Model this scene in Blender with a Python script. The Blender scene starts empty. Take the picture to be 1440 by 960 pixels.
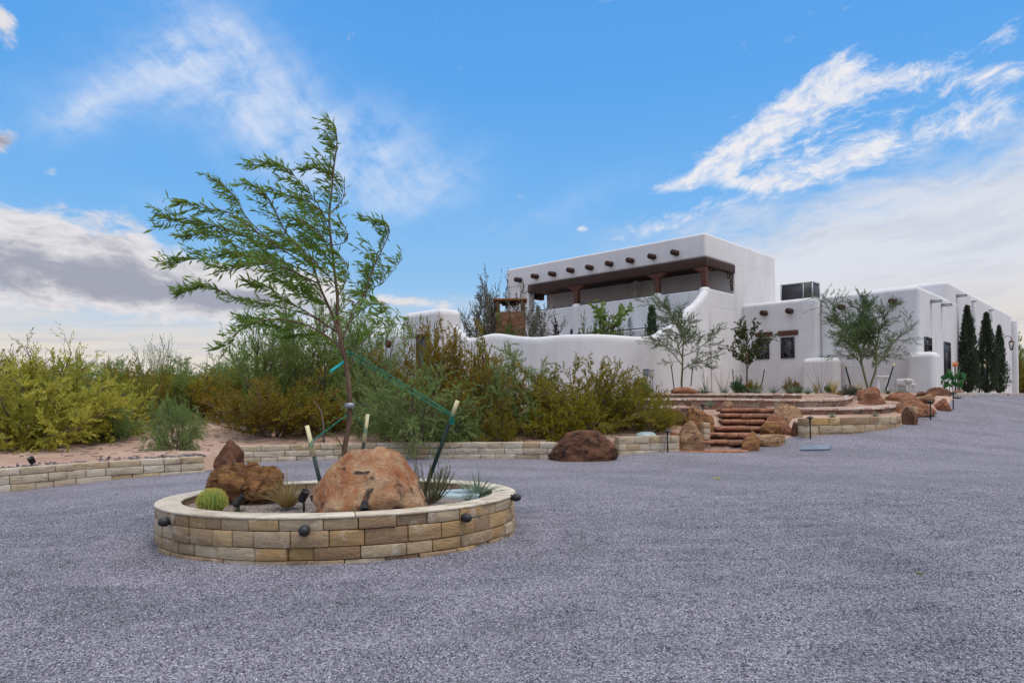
import bpy, bmesh, math, random
import numpy as np
from mathutils import Vector, noise, Matrix

S = bpy.context.scene
COL = S.collection
R = math.radians

# ------------------------------------------------------------------ camera
FPX, HCAM, CX, HY, ROLL = 1000.0, 1.6, 720.0, 567.0, R(0.8)
cam = bpy.data.cameras.new("camera")
cam.sensor_width = 36.0
cam.lens = 36.0 * FPX / 1440.0
cam.shift_y = (HY - 480.0) / 1440.0
cam.clip_start, cam.clip_end = 0.1, 6000.0
camo = bpy.data.objects.new("camera", cam)
COL.objects.link(camo)
camo.location = (0, 0, HCAM)
camo.rotation_mode = 'QUATERNION'
camo.rotation_quaternion = (Matrix.Rotation(R(90), 3, 'X') @ Matrix.Rotation(-ROLL, 3, 'Z')).to_quaternion()
S.camera = camo
S.view_settings.view_transform = 'Standard'
S.view_settings.look = 'None'
S.view_settings.exposure = 0.0
S.view_settings.gamma = 1.0
S.view_settings.use_curve_mapping = False
S.cycles.max_bounces = 6
S.cycles.diffuse_bounces = 3
S.cycles.transparent_max_bounces = 4
S.cycles.use_denoising = True

SUN_AZ, SUN_EL = R(122), R(69)       # azimuth clockwise from +Y (the view direction): behind and to the right

def uv(px, py):
    dx, dy = px - CX, py - HY
    c, s = math.cos(ROLL), math.sin(ROLL)
    return dx * c - dy * s, dx * s + dy * c
def P(px, py, d):
    u, v = uv(px, py)
    return Vector((u * d / FPX, d, HCAM - v * d / FPX))
def XY(px, py, d):
    p = P(px, py, d)
    return (p.x, p.y)

# ------------------------------------------------------------------ node helpers
def nd(nt, typ, **kw):
    n = nt.nodes.new(typ)
    for k, v in kw.items():
        if k == 'ins':
            for kk, vv in v.items():
                if isinstance(vv, bpy.types.NodeSocket):
                    nt.links.new(vv, n.inputs[kk])
                else:
                    n.inputs[kk].default_value = vv
        else:
            setattr(n, k, v)
    return n
def mt(nt, op, a, b=None, c=None, clamp=False):
    n = nt.nodes.new('ShaderNodeMath')
    n.operation = op
    n.use_clamp = clamp
    for i, x in enumerate((a, b, c)):
        if x is None:
            continue
        if isinstance(x, bpy.types.NodeSocket):
            nt.links.new(x, n.inputs[i])
        else:
            n.inputs[i].default_value = x
    return n.outputs[0]
def sstep(nt, x, a, b, lo=0.0, hi=1.0):
    n = nd(nt, 'ShaderNodeMapRange', interpolation_type='SMOOTHSTEP',
           ins={'Value': x, 'From Min': a, 'From Max': b, 'To Min': lo, 'To Max': hi})
    return n.outputs[0]
def mixc(nt, f, a, b, typ='MIX'):
    n = nt.nodes.new('ShaderNodeMix')
    n.data_type = 'RGBA'
    n.blend_type = typ
    for i, x in ((0, f), (6, a), (7, b)):
        if isinstance(x, bpy.types.NodeSocket):
            nt.links.new(x, n.inputs[i])
        else:
            n.inputs[i].default_value = x if i == 0 else (tuple(x) + (1,))[:4]
    return n.outputs[2]
def ramp(nt, x, stops, interp='LINEAR'):
    n = nt.nodes.new('ShaderNodeValToRGB')
    cr = n.color_ramp
    cr.interpolation = interp
    while len(cr.elements) < len(stops):
        cr.elements.new(0.5)
    for e, (p, c) in zip(cr.elements, stops):
        e.position = p
        e.color = tuple(c) + (1,)
    nt.links.new(x, n.inputs[0])
    return n.outputs[0]
def noi(nt, vec, scale, detail=4, rough=0.55, dist=0.0, out=0):
    n = nd(nt, 'ShaderNodeTexNoise', ins={'Scale': scale, 'Detail': detail, 'Roughness': rough, 'Distortion': dist})
    if vec is not None:
        nt.links.new(vec, n.inputs['Vector'])
    return n.outputs[out]

# ------------------------------------------------------------------ world: blue evening sky with clouds (laid out by compass bearing and elevation)
W = bpy.data.worlds.new("World")
S.world = W
W.use_nodes = True
wt = W.node_tree
wt.nodes.clear()
tc = nd(wt, 'ShaderNodeTexCoord')
sp = nd(wt, 'ShaderNodeSeparateXYZ', ins={0: tc.outputs['Generated']})
X_, Y_, Z_ = sp.outputs
az = mt(wt, 'MULTIPLY', mt(wt, 'ARCTAN2', X_, Y_), 1000.0)
el = mt(wt, 'MULTIPLY', mt(wt, 'ARCSINE', mt(wt, 'MINIMUM', mt(wt, 'MAXIMUM', Z_, -1.0), 1.0)), 1000.0)
ae = nd(wt, 'ShaderNodeCombineXYZ', ins={0: az, 1: el, 2: 0.0}).outputs[0]
def AE(px, py):
    u, v = uv(px, py)
    p, q = u / FPX, -v / FPX
    return 1000 * math.atan(p), 1000 * math.atan(q / math.sqrt(1 + p * p))
def blob(px, py, a, b, rot):
    """soft ellipse mask round a bearing, half axes in milliradians, rot in degrees (positive = rising to the right)"""
    A, E = AE(px, py)
    a, b = a * math.cos(A / 1000) ** 2, b * math.cos(A / 1000)
    c, s = math.cos(R(rot)), math.sin(R(rot))
    dx, dy = mt(wt, 'SUBTRACT', az, A), mt(wt, 'SUBTRACT', el, E)
    p = mt(wt, 'MULTIPLY_ADD', dx, c / a, mt(wt, 'MULTIPLY', dy, s / a))
    q = mt(wt, 'MULTIPLY_ADD', dx, -s / b, mt(wt, 'MULTIPLY', dy, c / b))
    r2 = mt(wt, 'MULTIPLY_ADD', p, p, mt(wt, 'MULTIPLY', q, q))
    return mt(wt, 'POWER', 2.718, mt(wt, 'MULTIPLY', r2, -1.0))
def total(xs):
    t = xs[0]
    for x in xs[1:]:
        t = mt(wt, 'ADD', t, x)
    return t
def mapv(rot, sx, sy, off=(0, 0, 0)):
    n = nd(wt, 'ShaderNodeMapping', vector_type='TEXTURE')
    n.inputs['Rotation'].default_value = (0, 0, R(rot))
    n.inputs['Scale'].default_value = (sx, sy, 1)
    n.inputs['Location'].default_value = off
    wt.links.new(ae, n.inputs[0])
    return n.outputs[0]

sky = nd(wt, 'ShaderNodeTexSky', sky_type='NISHITA')
sky.sun_disc = False
sky.sun_elevation = SUN_EL
sky.sun_rotation = SUN_AZ
sky.air_density, sky.dust_density, sky.ozone_density = 1.0, 0.6, 2.0
nish = mixc(wt, 1.0, sky.outputs[0], (0.10, 0.10, 0.10), 'MULTIPLY')
grad = ramp(wt, mt(wt, 'DIVIDE', el, 1571.0, clamp=True), [
    (0.0, (.70, .71, .74)), (.045, (.60, .70, .84)), (.10, (.31, .58, .90)), (.17, (.18, .485, .93)),
    (.26, (.112, .405, .90)), (.36, (.086, .365, .88)), (1.0, (.06, .24, .62))])
base = mixc(wt, 0.12, grad, nish)
# -- wispy cirrus, upper left
warp = nd(wt, 'ShaderNodeVectorMath', operation='MULTIPLY_ADD',
          ins={0: nd(wt, 'ShaderNodeVectorMath', operation='SUBTRACT', ins={0: noi(wt, mapv(0, 1, 1), 0.008, 4, out=1), 1: (.5, .5, .5)}).outputs[0], 1: (80, 60, 0), 2: ae}).outputs[0]
def mapw(src, rot, sx, sy):
    n = nd(wt, 'ShaderNodeMapping', vector_type='TEXTURE')
    n.inputs['Rotation'].default_value = (0, 0, R(rot))
    n.inputs['Scale'].default_value = (sx, sy, 1)
    wt.links.new(src, n.inputs[0])
    return n.outputs[0]
def k_(x, f): return mt(wt, 'MULTIPLY', x, f)
cir_n = noi(wt, mapw(warp, 24, 95, 48), 1.0, 6, 0.60)
cir_n2 = noi(wt, mapw(warp, -42, 90, 22), 1.0, 5, 0.62)
cir_m = total([blob(215, 110, 150, 42, 26), k_(blob(330, 95, 120, 50, -12), .9), k_(blob(400, 180, 130, 60, -30), .9),
               k_(blob(110, 160, 70, 22, 38), .8), k_(blob(480, 225, 150, 50, -14), .95), k_(blob(600, 265, 90, 30, 28), .55), k_(blob(540, 190, 70, 40, 0), .5),
               k_(blob(290, 20, 140, 30, -40), .45), k_(blob(220, 280, 60, 12, -15), .35), k_(blob(800, 290, 100, 22, 16), .28)])
cn = mt(wt, 'MULTIPLY_ADD', cir_n2, .36, k_(cir_n, .74))
cir = mt(wt, 'MULTIPLY', sstep(wt, cn, .30, .84), mt(wt, 'MINIMUM', cir_m, 1.35))
cir = k_(mt(wt, 'MINIMUM', cir, 1.0), .72)
# -- bright streaky cloud band, upper right
st_n = noi(wt, mapw(warp, 12, 36, 15), 1.0, 6, 0.68)
st_m = total([blob(1030, 215, 95, 24, 25), k_(blob(975, 250, 60, 10, 14), .8), k_(blob(1150, 130, 85, 22, 22), 1.0), k_(blob(1270, 108, 120, 15, 4), .95), k_(blob(1400, 105, 90, 14, 0), .85),
              k_(blob(1062, 258, 42, 11, -6), .95), k_(blob(1120, 185, 140, 44, 22), .58), k_(blob(1240, 205, 130, 38, 14), .70), k_(blob(1150, 240, 100, 24, 12), .65),
              k_(blob(1165, 92, 50, 11, 24), .62), k_(blob(1425, 40, 35, 14, 20), .6), k_(blob(1385, 165, 80, 34, 12), .7), k_(blob(818, 322, 11, 5, 0), 1.15), k_(blob(940, 312, 100, 13, 12), .75)])
st = sstep(wt, mt(wt, 'MULTIPLY_ADD', st_m, .60, k_(st_n, 1.30)), .90, 1.40)
st = mt(wt, 'MULTIPLY', st, sstep(wt, noi(wt, mapw(warp, 20, 26, 13), 1.0, 5, .62), .30, .62, .42, .97))
# -- thin veil below it, thickening to the right horizon
A0, E0 = AE(830, 345)
A1, E1 = AE(1440, 165)
nx, ny = -(E1 - E0), (A1 - A0)
ln = math.hypot(nx, ny)
hp = mt(wt, 'MULTIPLY_ADD', mt(wt, 'SUBTRACT', az, A0), nx / ln, k_(mt(wt, 'SUBTRACT', el, E0), ny / ln))
hp = mt(wt, 'MULTIPLY_ADD', mt(wt, 'SUBTRACT', noi(wt, mapw(warp, 10, 110, 34), 1.0, 6, .62), .5), 150.0, hp)
veil = sstep(wt, hp, 30, -75)
veil = mt(wt, 'MULTIPLY', veil, sstep(wt, az, 30, 260))
veil = k_(veil, .93)
veil_c = mixc(wt, sstep(wt, el, 30, 190), (.78, .70, .63), (.74, .76, .83))
veil_c = mixc(wt, sstep(wt, noi(wt, mapw(warp, 8, 170, 30), 1.0, 5, .58), .44, .70, 0, .42), veil_c, (.52, .55, .63))
# -- pale band above the horizon everywhere
lowb = sstep(wt, mt(wt, 'MULTIPLY_ADD', mt(wt, 'SUBTRACT', noi(wt, mapv(3, 160, 26), 1.0, 6, .55), .5), 110.0, el), 165, 50)
lowb = mt(wt, 'MULTIPLY', lowb, sstep(wt, az, 60, -330, .55, 1.0))
low_c = mixc(wt, sstep(wt, noi(wt, mapv(2, 190, 13, (40, 9, 0)), 1.0, 6, .55), .45, .68, 0, .55), (.78, .72, .65), (.50, .52, .60))
# -- grey based cumulus bank, left
cu_n = noi(wt, mapw(warp, 0, 58, 36), 1.0, 6, 0.62)
cu_m = total([k_(blob(20, 325, 190, 46, -8), 1.0), k_(blob(100, 380, 220, 56, -6), 1.2), k_(blob(270, 412, 190, 36, -5), 1.1), k_(blob(420, 402, 120, 26, -4), .95),
              k_(blob(-6, 195, 38, 30, 0), 1.0), k_(blob(2, 25, 36, 20, -10), .95), k_(blob(2, 115, 30, 14, -10), .7), k_(blob(70, 240, 26, 10, 0), .4),
              k_(blob(580, 425, 60, 8, -3), .8), k_(blob(-700, 250, 500, 200, 0), .8)])
cu_d = mt(wt, 'MULTIPLY_ADD', cu_m, .50, k_(cu_n, 1.35))
cu = k_(sstep(wt, cu_d, .86, 1.18), .96)
cu_sh = noi(wt, mapw(warp, -6, 62, 22), 1.0, 6, .64)
dk_m = total([blob(50, 372, 220, 34, -6), k_(blob(200, 404, 210, 24, -4), 1.0), k_(blob(330, 420, 140, 14, -3), .8), k_(blob(-12, 200, 40, 20, 0), .7), k_(blob(-700, 160, 500, 60, 0), .8)])
dk = k_(sstep(wt, mt(wt, 'MULTIPLY_ADD', cu_sh, 1.7, k_(dk_m, .42)), .78, 1.46), .92)
cu_c = mixc(wt, dk, (.80, .77, .78), (.33, .34, .42))
col = mixc(wt, cir, base, (.74, .80, .92))
col = mixc(wt, veil, col, veil_c)
col = mixc(wt, lowb, col, low_c)
col = mixc(wt, cu, col, cu_c)
col = mixc(wt, st, col, (.86, .85, .88))
# -- overhead and behind the camera an unseen bright closed cloud deck is added for more light
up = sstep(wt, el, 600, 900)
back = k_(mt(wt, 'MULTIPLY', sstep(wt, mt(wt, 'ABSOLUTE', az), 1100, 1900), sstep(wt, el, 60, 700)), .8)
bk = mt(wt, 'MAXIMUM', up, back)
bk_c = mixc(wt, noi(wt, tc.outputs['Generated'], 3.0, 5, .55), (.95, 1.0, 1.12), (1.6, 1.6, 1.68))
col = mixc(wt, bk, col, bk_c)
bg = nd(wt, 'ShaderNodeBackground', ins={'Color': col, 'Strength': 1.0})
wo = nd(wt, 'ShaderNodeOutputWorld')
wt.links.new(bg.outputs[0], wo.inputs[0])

# ------------------------------------------------------------------ sun behind thin cloud: soft and weak
sl = bpy.data.lights.new("sun", 'SUN')
sl.energy = 1.65
sl.angle = R(16)
sl.color = (1.0, .95, .88)
so = bpy.data.objects.new("sun", sl)
COL.objects.link(so)
sd = Vector((math.sin(SUN_AZ) * math.cos(SUN_EL), math.cos(SUN_AZ) * math.cos(SUN_EL), math.sin(SUN_EL)))
so.rotation_mode = 'QUATERNION'
so.rotation_quaternion = sd.to_track_quat('Z', 'Y')
so.location = sd * 60

# ------------------------------------------------------------------ object helpers
def tag(o, label=None, cat=None, group=None, kind=None):
    if label: o['label'] = label
    if cat: o['category'] = cat
    if group: o['group'] = group
    if kind: o['kind'] = kind
    return o
def thing(name, label, cat, loc=(0, 0, 0), rz=0.0, group=None):
    o = bpy.data.objects.new(name, None)
    COL.objects.link(o)
    o.empty_display_size = 0.1
    o.location = loc
    o.rotation_euler = (0, 0, rz)
    return tag(o, label, cat, group)
class MB:
    """collects vertices and faces for ONE mesh object"""
    def __init__(s):
        s.v, s.f, s.m, s.n = [], [], [], 0
    def add(s, V, F, mi=0):
        V = np.asarray(V, float).reshape(-1, 3)
        s.v.append(V)
        for f in F:
            s.f.append(tuple(i + s.n for i in f))
            s.m.append(mi)
        s.n += len(V)
        return s
    def quads(s, V):
        """V: (N,4,3) loose quads"""
        n = len(V)
        s.v.append(V.reshape(-1, 3))
        idx = np.arange(n * 4).reshape(n, 4) + s.n
        s.f.extend(map(tuple, idx))
        s.m.extend([0] * n)
        s.n += n * 4
        return s
    def box(s, c, size, rz=0.0, mi=0, M=None):
        sx, sy, sz = [x / 2 for x in size]
        V = np.array([(x, y, z) for z in (-sz, sz) for x, y in ((-sx, -sy), (sx, -sy), (sx, sy), (-sx, sy))])
        if M is not None:
            V = V @ np.array(M).T
        if rz:
            c_, s_ = math.cos(rz), math.sin(rz)
            V = V @ np.array([[c_, s_, 0], [-s_, c_, 0], [0, 0, 1]])
        return s.add(V + np.array(c), BOXF, mi)
    def tube(s, pts, rad, sides=6, mi=0, cap=True):
        pts = np.asarray(pts, float)
        n = len(pts)
        rad = np.broadcast_to(np.asarray(rad, float), (n,))
        t = np.gradient(pts, axis=0)
        t /= np.linalg.norm(t, axis=1)[:, None] + 1e-9
        ref = np.array([0, 0, 1.0]) if abs(t[:, 2]).mean() < .9 else np.array([1.0, 0, 0])
        a = np.cross(t, ref)
        a /= np.linalg.norm(a, axis=1)[:, None] + 1e-9
        b = np.cross(t, a)
        th = np.arange(sides) * 2 * math.pi / sides
        V = pts[:, None] + rad[:, None, None] * (np.cos(th)[None, :, None] * a[:, None] + np.sin(th)[None, :, None] * b[:, None])
        F = [(i * sides + k, i * sides + (k + 1) % sides, (i + 1) * sides + (k + 1) % sides, (i + 1) * sides + k)
             for i in range(n - 1) for k in range(sides)]
        if cap:
            F.append(tuple(range(sides))[::-1])
            F.append(tuple((n - 1) * sides + k for k in range(sides)))
        return s.add(V.reshape(-1, 3), F, mi)
    def lathe(s, prof, c=(0, 0, 0), sides=20, mi=0, M=None):
        """prof: list of (r, z)"""
        th = np.arange(sides) * 2 * math.pi / sides
        V = np.array([(r * math.cos(t), r * math.sin(t), z) for r, z in prof for t in th])
        n = len(prof)
        F = [(i * sides + k, i * sides + (k + 1) % sides, (i + 1) * sides + (k + 1) % sides, (i + 1) * sides + k)
             for i in range(n - 1) for k in range(sides)]
        F.append(tuple(range(sides))[::-1])
        F.append(tuple((n - 1) * sides + k for k in range(sides)))
        if M is not None:
            V = V @ np.array(M.to_3x3()).T
        return s.add(V + np.array(c), F, mi)
    def build(s, name, mats, parent=None, loc=None, smooth=False, bevel=0, bseg=2):
        V = np.concatenate(s.v) if s.v else np.zeros((0, 3))
        off = np.array(loc if loc is not None else (0, 0, 0), float)
        me = bpy.data.meshes.new(name)
        V = V - off
        nl = sum(len(f) for f in s.f)
        me.vertices.add(len(V))
        me.vertices.foreach_set('co', V.astype(np.float32).ravel())
        me.loops.add(nl)
        li = np.fromiter((i for f in s.f for i in f), np.int32, nl)
        me.loops.foreach_set('vertex_index', li)
        tot = np.fromiter((len(f) for f in s.f), np.int32, len(s.f))
        st_ = np.concatenate(([0], np.cumsum(tot)[:-1])).astype(np.int32)
        me.polygons.add(len(s.f))
        me.polygons.foreach_set('loop_start', st_)
        me.polygons.foreach_set('loop_total', tot)
        for m in (mats if isinstance(mats, (list, tuple)) else [mats]):
            me.materials.append(m)
        me.polygons.foreach_set('material_index', np.array(s.m, np.int32))
        if smooth:
            me.polygons.foreach_set('use_smooth', np.ones(len(s.f), bool))
        me.update(calc_edges=True)
        me.validate()
        o = bpy.data.objects.new(name, me)
        COL.objects.link(o)
        if parent is not None:
            o.parent = parent
        elif loc is not None:
            o.location = loc
        if bevel:
            b = o.modifiers.new('bevel', 'BEVEL')
            b.width = bevel
            b.segments = bseg
            b.limit_method = 'ANGLE'
            if smooth:
                b.harden_normals = False
        return o
BOXF = [(0, 3, 2, 1), (4, 5, 6, 7), (0, 1, 5, 4), (1, 2, 6, 5), (2, 3, 7, 6), (3, 0, 4, 7)]
def fbm(p, s, o=4):
    return noise.fractal(Vector(p) * s, 1.0, 2.0, o)
# ------------------------------------------------------------------ materials
def mat(name, rough=0.8, spec=0.3):
    m = bpy.data.materials.new(name)
    m.use_nodes = True
    nt = m.node_tree
    b = nt.nodes['Principled BSDF']
    b.inputs['Roughness'].default_value = rough
    b.inputs['Specular IOR Level'].default_value = spec
    return m, nt, b
def bump(nt, b, h, strength, dist):
    n = nd(nt, 'ShaderNodeBump', ins={'Height': h, 'Strength': strength, 'Distance': dist})
    nt.links.new(n.outputs[0], b.inputs['Normal'])
    return n
def ocoord(nt):
    return nd(nt, 'ShaderNodeTexCoord').outputs['Object']
def geo(nt, o='Position'):
    return nd(nt, 'ShaderNodeNewGeometry').outputs[o]
def plain(name, c, rough=.6, spec=.4, metal=0.0, var=.12, sc=8.0):
    m, nt, b = mat(name, rough, spec)
    v = noi(nt, ocoord(nt), sc, 5, .6)
    nt.links.new(mixc(nt, v, [x * (1 - var) for x in c], [min(1, x * (1 + var)) for x in c]), b.inputs['Base Color'])
    b.inputs['Metallic'].default_value = metal
    return m
def m_stucco():
    m, nt, b = mat('stucco', .9, .15)
    p = geo(nt)
    n1 = noi(nt, p, .7, 5, .6)
    mp = nd(nt, 'ShaderNodeMapping', ins={'Vector': p, 'Scale': (3.0, 3.0, .28)}).outputs[0]
    n2 = noi(nt, mp, 1.0, 6, .6)
    c = mixc(nt, sstep(nt, n1, .3, .75), (.645, .635, .64), (.575, .565, .575))
    c = mixc(nt, sstep(nt, n2, .50, .80, 0, .6), c, (.47, .46, .46))
    nt.links.new(c, b.inputs['Base Color'])
    bump(nt, b, mt(nt, 'ADD', noi(nt, p, 26, 5, .65), mt(nt, 'MULTIPLY', noi(nt, p, 1.6, 3, .5), 3.0)), .35, .012)
    return m
def bands(nt, c):
    """broad wheel-worn bands of finer, dustier gravel"""
    p = geo(nt)
    s_ = nd(nt, 'ShaderNodeSeparateXYZ', ins={0: p}).outputs
    dx, dy = mt(nt, 'ADD', s_[0], 2.2), mt(nt, 'SUBTRACT', s_[1], 9.0)
    wob = mt(nt, 'MULTIPLY', noi(nt, p, .16, 3, .5), 3.2)
    rad = mt(nt, 'ADD', mt(nt, 'SQRT', mt(nt, 'MULTIPLY_ADD', dx, dx, mt(nt, 'MULTIPLY', dy, dy))), wob)
    ang = mt(nt, 'ARCTAN2', dx, mt(nt, 'MULTIPLY', dy, -1.0))
    pol = nd(nt, 'ShaderNodeCombineXYZ', ins={0: mt(nt, 'MULTIPLY', rad, .95), 1: mt(nt, 'MULTIPLY', ang, 1.1), 2: 0.0}).outputs[0]
    b1 = noi(nt, pol, 1.0, 5, .58)
    b2 = noi(nt, p, .8, 6, .62)
    f = mt(nt, 'MULTIPLY_ADD', b2, .5, mt(nt, 'MULTIPLY', b1, .6))
    return mixc(nt, sstep(nt, f, .40, .68), mixc(nt, 1.0, c, (.86, .86, .87), 'MULTIPLY'), mixc(nt, 1.0, c, (1.13, 1.12, 1.14), 'MULTIPLY')), b1
def m_gravel():
    m, nt, b = mat('drive_gravel', .92, .12)
    p = geo(nt)
    vo = nd(nt, 'ShaderNodeTexVoronoi', ins={'Vector': p, 'Scale': 75.0, 'Randomness': 1.0})
    sx = nd(nt, 'ShaderNodeSeparateColor', ins={0: vo.outputs['Color']}).outputs
    c = ramp(nt, sx[0], [(0, (.060, .058, .070)), (.3, (.140, .136, .163)), (.7, (.235, .229, .270)), (1, (.44, .43, .47))])
    c = mixc(nt, mt(nt, 'MULTIPLY', sx[1], .30), c, (.25, .215, .215))
    c, b1 = bands(nt, c)
    nt.links.new(c, b.inputs['Base Color'])
    h = mt(nt, 'SUBTRACT', 1.0, vo.outputs['Distance'])
    h2 = mt(nt, 'MULTIPLY_ADD', noi(nt, p, 7.0, 4, .6), .9, h)
    h2 = mt(nt, 'MULTIPLY_ADD', b1, 5.0, h2)
    bump(nt, b, h2, .9, .014)
    return m
def m_pebble(name, cols, scale):
    m, nt, b = mat(name, .9, .15)
    p = geo(nt)
    vo = nd(nt, 'ShaderNodeTexVoronoi', ins={'Vector': p, 'Scale': scale, 'Randomness': 1.0})
    sx = nd(nt, 'ShaderNodeSeparateColor', ins={0: vo.outputs['Color']}).outputs
    nt.links.new(ramp(nt, sx[0], [(i / (len(cols) - 1), c) for i, c in enumerate(cols)]), b.inputs['Base Color'])
    bump(nt, b, mt(nt, 'SUBTRACT', 1.0, vo.outputs['Distance']), 1.0, .9 / scale)
    return m
def m_sand():
    m, nt, b = mat('desert_sand', .95, .1)
    p = geo(nt)
    n1, n2, n3 = noi(nt, p, .35, 5, .6), noi(nt, p, 2.6, 6, .65), noi(nt, p, 22, 5, .7)
    c = mixc(nt, sstep(nt, n1, .35, .68), (.36, .235, .175), (.47, .335, .265))
    c = mixc(nt, sstep(nt, n2, .5, .72, 0, .75), c, (.26, .155, .115))
    c = mixc(nt, sstep(nt, n3, .60, .72, 0, .75), c, (.14, .09, .07))
    nt.links.new(c, b.inputs['Base Color'])
    bump(nt, b, mt(nt, 'MULTIPLY_ADD', n2, 4.0, n3), .8, .03)
    return m
def m_block(name, cs, dirt=.35):
    m, nt, b = mat(name, .88, .18)
    p = geo(nt)
    rnd = nd(nt, 'ShaderNodeNewGeometry').outputs['Random Per Island']
    c = ramp(nt, rnd, [(i / (len(cs) - 1), x) for i, x in enumerate(cs)])
    mp = nd(nt, 'ShaderNodeMapping', ins={'Vector': p, 'Rotation': (0, R(25), R(20)), 'Scale': (3.0, 3.0, 9.0)}).outputs[0]
    n1 = noi(nt, mp, 1.0, 7, .65, .8)
    n2 = noi(nt, p, 5.0, 5, .6)
    c = mixc(nt, sstep(nt, n1, .42, .72, 0, .6), c, (.21, .145, .085))
    c = mixc(nt, sstep(nt, n2, .54, .70, 0, dirt + .15), c, (.62, .57, .49))
    c = mixc(nt, sstep(nt, noi(nt, p, 34, 4, .7), .52, .8, 0, .35), c, (.20, .15, .10))
    nt.links.new(c, b.inputs['Base Color'])
    bump(nt, b, mt(nt, 'MULTIPLY_ADD', n1, 1.6, noi(nt, p, 30, 6, .72)), 1.0, .022)
    return m
def m_rock(name, a, bb, cc, dark, sc=1.0, dk=.5, strat=False, bs=.8):
    m, nt, b = mat(name, .85, .22)
    p = ocoord(nt)
    q = p
    if strat:
        q = nd(nt, 'ShaderNodeMapping', ins={'Vector': p, 'Rotation': (R(12), R(-20), 0), 'Scale': (1, 1, 3.2)}).outputs[0]
    n1, n2, n3 = noi(nt, q, 1.7 * sc, 7, .66, 1.0), noi(nt, q, 4.2 * sc, 7, .68, .4), noi(nt, p, 2.3 * sc, 6, .62, 1.0)
    c = mixc(nt, sstep(nt, n1, .36, .62), a, bb)
    c = mixc(nt, sstep(nt, n2, .46, .68, 0, .75), c, cc)
    c = mixc(nt, sstep(nt, n3, .57, .66, 0, dk), c, dark)
    c = mixc(nt, sstep(nt, noi(nt, p, 30 * sc, 4, .7), .52, .75, 0, .4), c, dark)
    nt.links.new(c, b.inputs['Base Color'])
    bump(nt, b, mt(nt, 'MULTIPLY_ADD', n2, 2.2, mt(nt, 'MULTIPLY_ADD', n1, 2.0, noi(nt, p, 24 * sc, 6, .7))), bs, .04)
    return m
def m_rubble(name, scale=(2.8, 2.8, 5.2), cs=None, mortar=(.40, .34, .29), mw=.045):
    m, nt, b = mat(name, .9, .15)
    p = geo(nt)
    w = nd(nt, 'ShaderNodeVectorMath', operation='MULTIPLY_ADD', ins={0: noi(nt, p, 2.5, 3, .5, out=1), 1: (.22, .22, .14), 2: p}).outputs[0]
    mp = nd(nt, 'ShaderNodeMapping', ins={'Vector': w, 'Scale': scale}).outputs[0]
    v1 = nd(nt, 'ShaderNodeTexVoronoi', ins={'Vector': mp, 'Scale': 1.0})
    v2 = nd(nt, 'ShaderNodeTexVoronoi', feature='DISTANCE_TO_EDGE', ins={'Vector': mp, 'Scale': 1.0})
    sx = nd(nt, 'ShaderNodeSeparateColor', ins={0: v1.outputs['Color']}).outputs
    cs = cs or [(.11, .055, .042), (.24, .11, .075), (.33, .21, .15), (.18, .115, .095), (.40, .30, .23), (.26, .13, .085)]
    c = ramp(nt, sx[0], [(i / (len(cs) - 1), x) for i, x in enumerate(cs)])
    c = mixc(nt, sstep(nt, noi(nt, p, 6, 6, .65), .45, .7, 0, .5), c, (.17, .09, .07))
    e = sstep(nt, v2.outputs['Distance'], mw * .5, mw)
    c = mixc(nt, e, mortar, c)
    nt.links.new(c, b.inputs['Base Color'])
    bump(nt, b, mt(nt, 'MULTIPLY_ADD', e, 1.2, noi(nt, p, 18, 5, .7)), .8, .025)
    return m
def m_leaf(name, c1, c2, trans=.35, c3=None, rough=.55):
    m, nt, b = mat(name, rough, .25)
    g = nd(nt, 'ShaderNodeNewGeometry')
    oi = nd(nt, 'ShaderNodeObjectInfo')
    n1 = noi(nt, g.outputs['Position'], 2.4, 3, .6)
    f = mt(nt, 'MULTIPLY_ADD', g.outputs['Random Per Island'], .55, mt(nt, 'MULTIPLY', n1, .45))
    c = mixc(nt, f, c1, c2)
    if c3:
        c = mixc(nt, sstep(nt, noi(nt, g.outputs['Position'], .9, 3, .6), .5, .66, 0, .75), c, c3)
    hs = nd(nt, 'ShaderNodeHueSaturation', ins={'Color': c, 'Hue': mt(nt, 'MULTIPLY_ADD', oi.outputs['Random'], .024, .488),
            'Value': mt(nt, 'MULTIPLY_ADD', oi.outputs['Random'], .3, .86)}).outputs[0]
    nt.links.new(hs, b.inputs['Base Color'])
    t = nd(nt, 'ShaderNodeBsdfTranslucent', ins={'Color': hs})
    mx = nd(nt, 'ShaderNodeMixShader', ins={0: trans, 1: b.outputs[0], 2: t.outputs[0]})
    nt.links.new(mx.outputs[0], nt.nodes['Material Output'].inputs[0])
    return m
def m_bark(name, c1, c2, sc=14):
    m, nt, b = mat(name, .9, .15)
    p = ocoord(nt)
    mp = nd(nt, 'ShaderNodeMapping', ins={'Vector': p, 'Scale': (1, 1, .25)}).outputs[0]
    n = noi(nt, mp, sc, 6, .65)
    nt.links.new(mixc(nt, sstep(nt, n, .35, .65), c1, c2), b.inputs['Base Color'])
    bump(nt, b, n, .7, .01)
    return m
def m_wood(name, c1, c2):
    m, nt, b = mat(name, .65, .3)
    p = geo(nt)
    n = noi(nt, p, 3.0, 6, .65, 1.5)
    nt.links.new(mixc(nt, n, c1, c2), b.inputs['Base Color'])
    bump(nt, b, noi(nt, p, 18, 5, .7), .5, .01)
    return m
def m_glass():
    m, nt, b = mat('window_glass', .06, .6)
    b.inputs['Base Color'].default_value = (.012, .015, .02, 1)
    bump(nt, b, noi(nt, geo(nt), 1.2, 2, .5), .05, .05)
    return m
M = {}
M['stucco'] = m_stucco()
M['gravel'] = m_gravel()
M['sand'] = m_sand()
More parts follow.
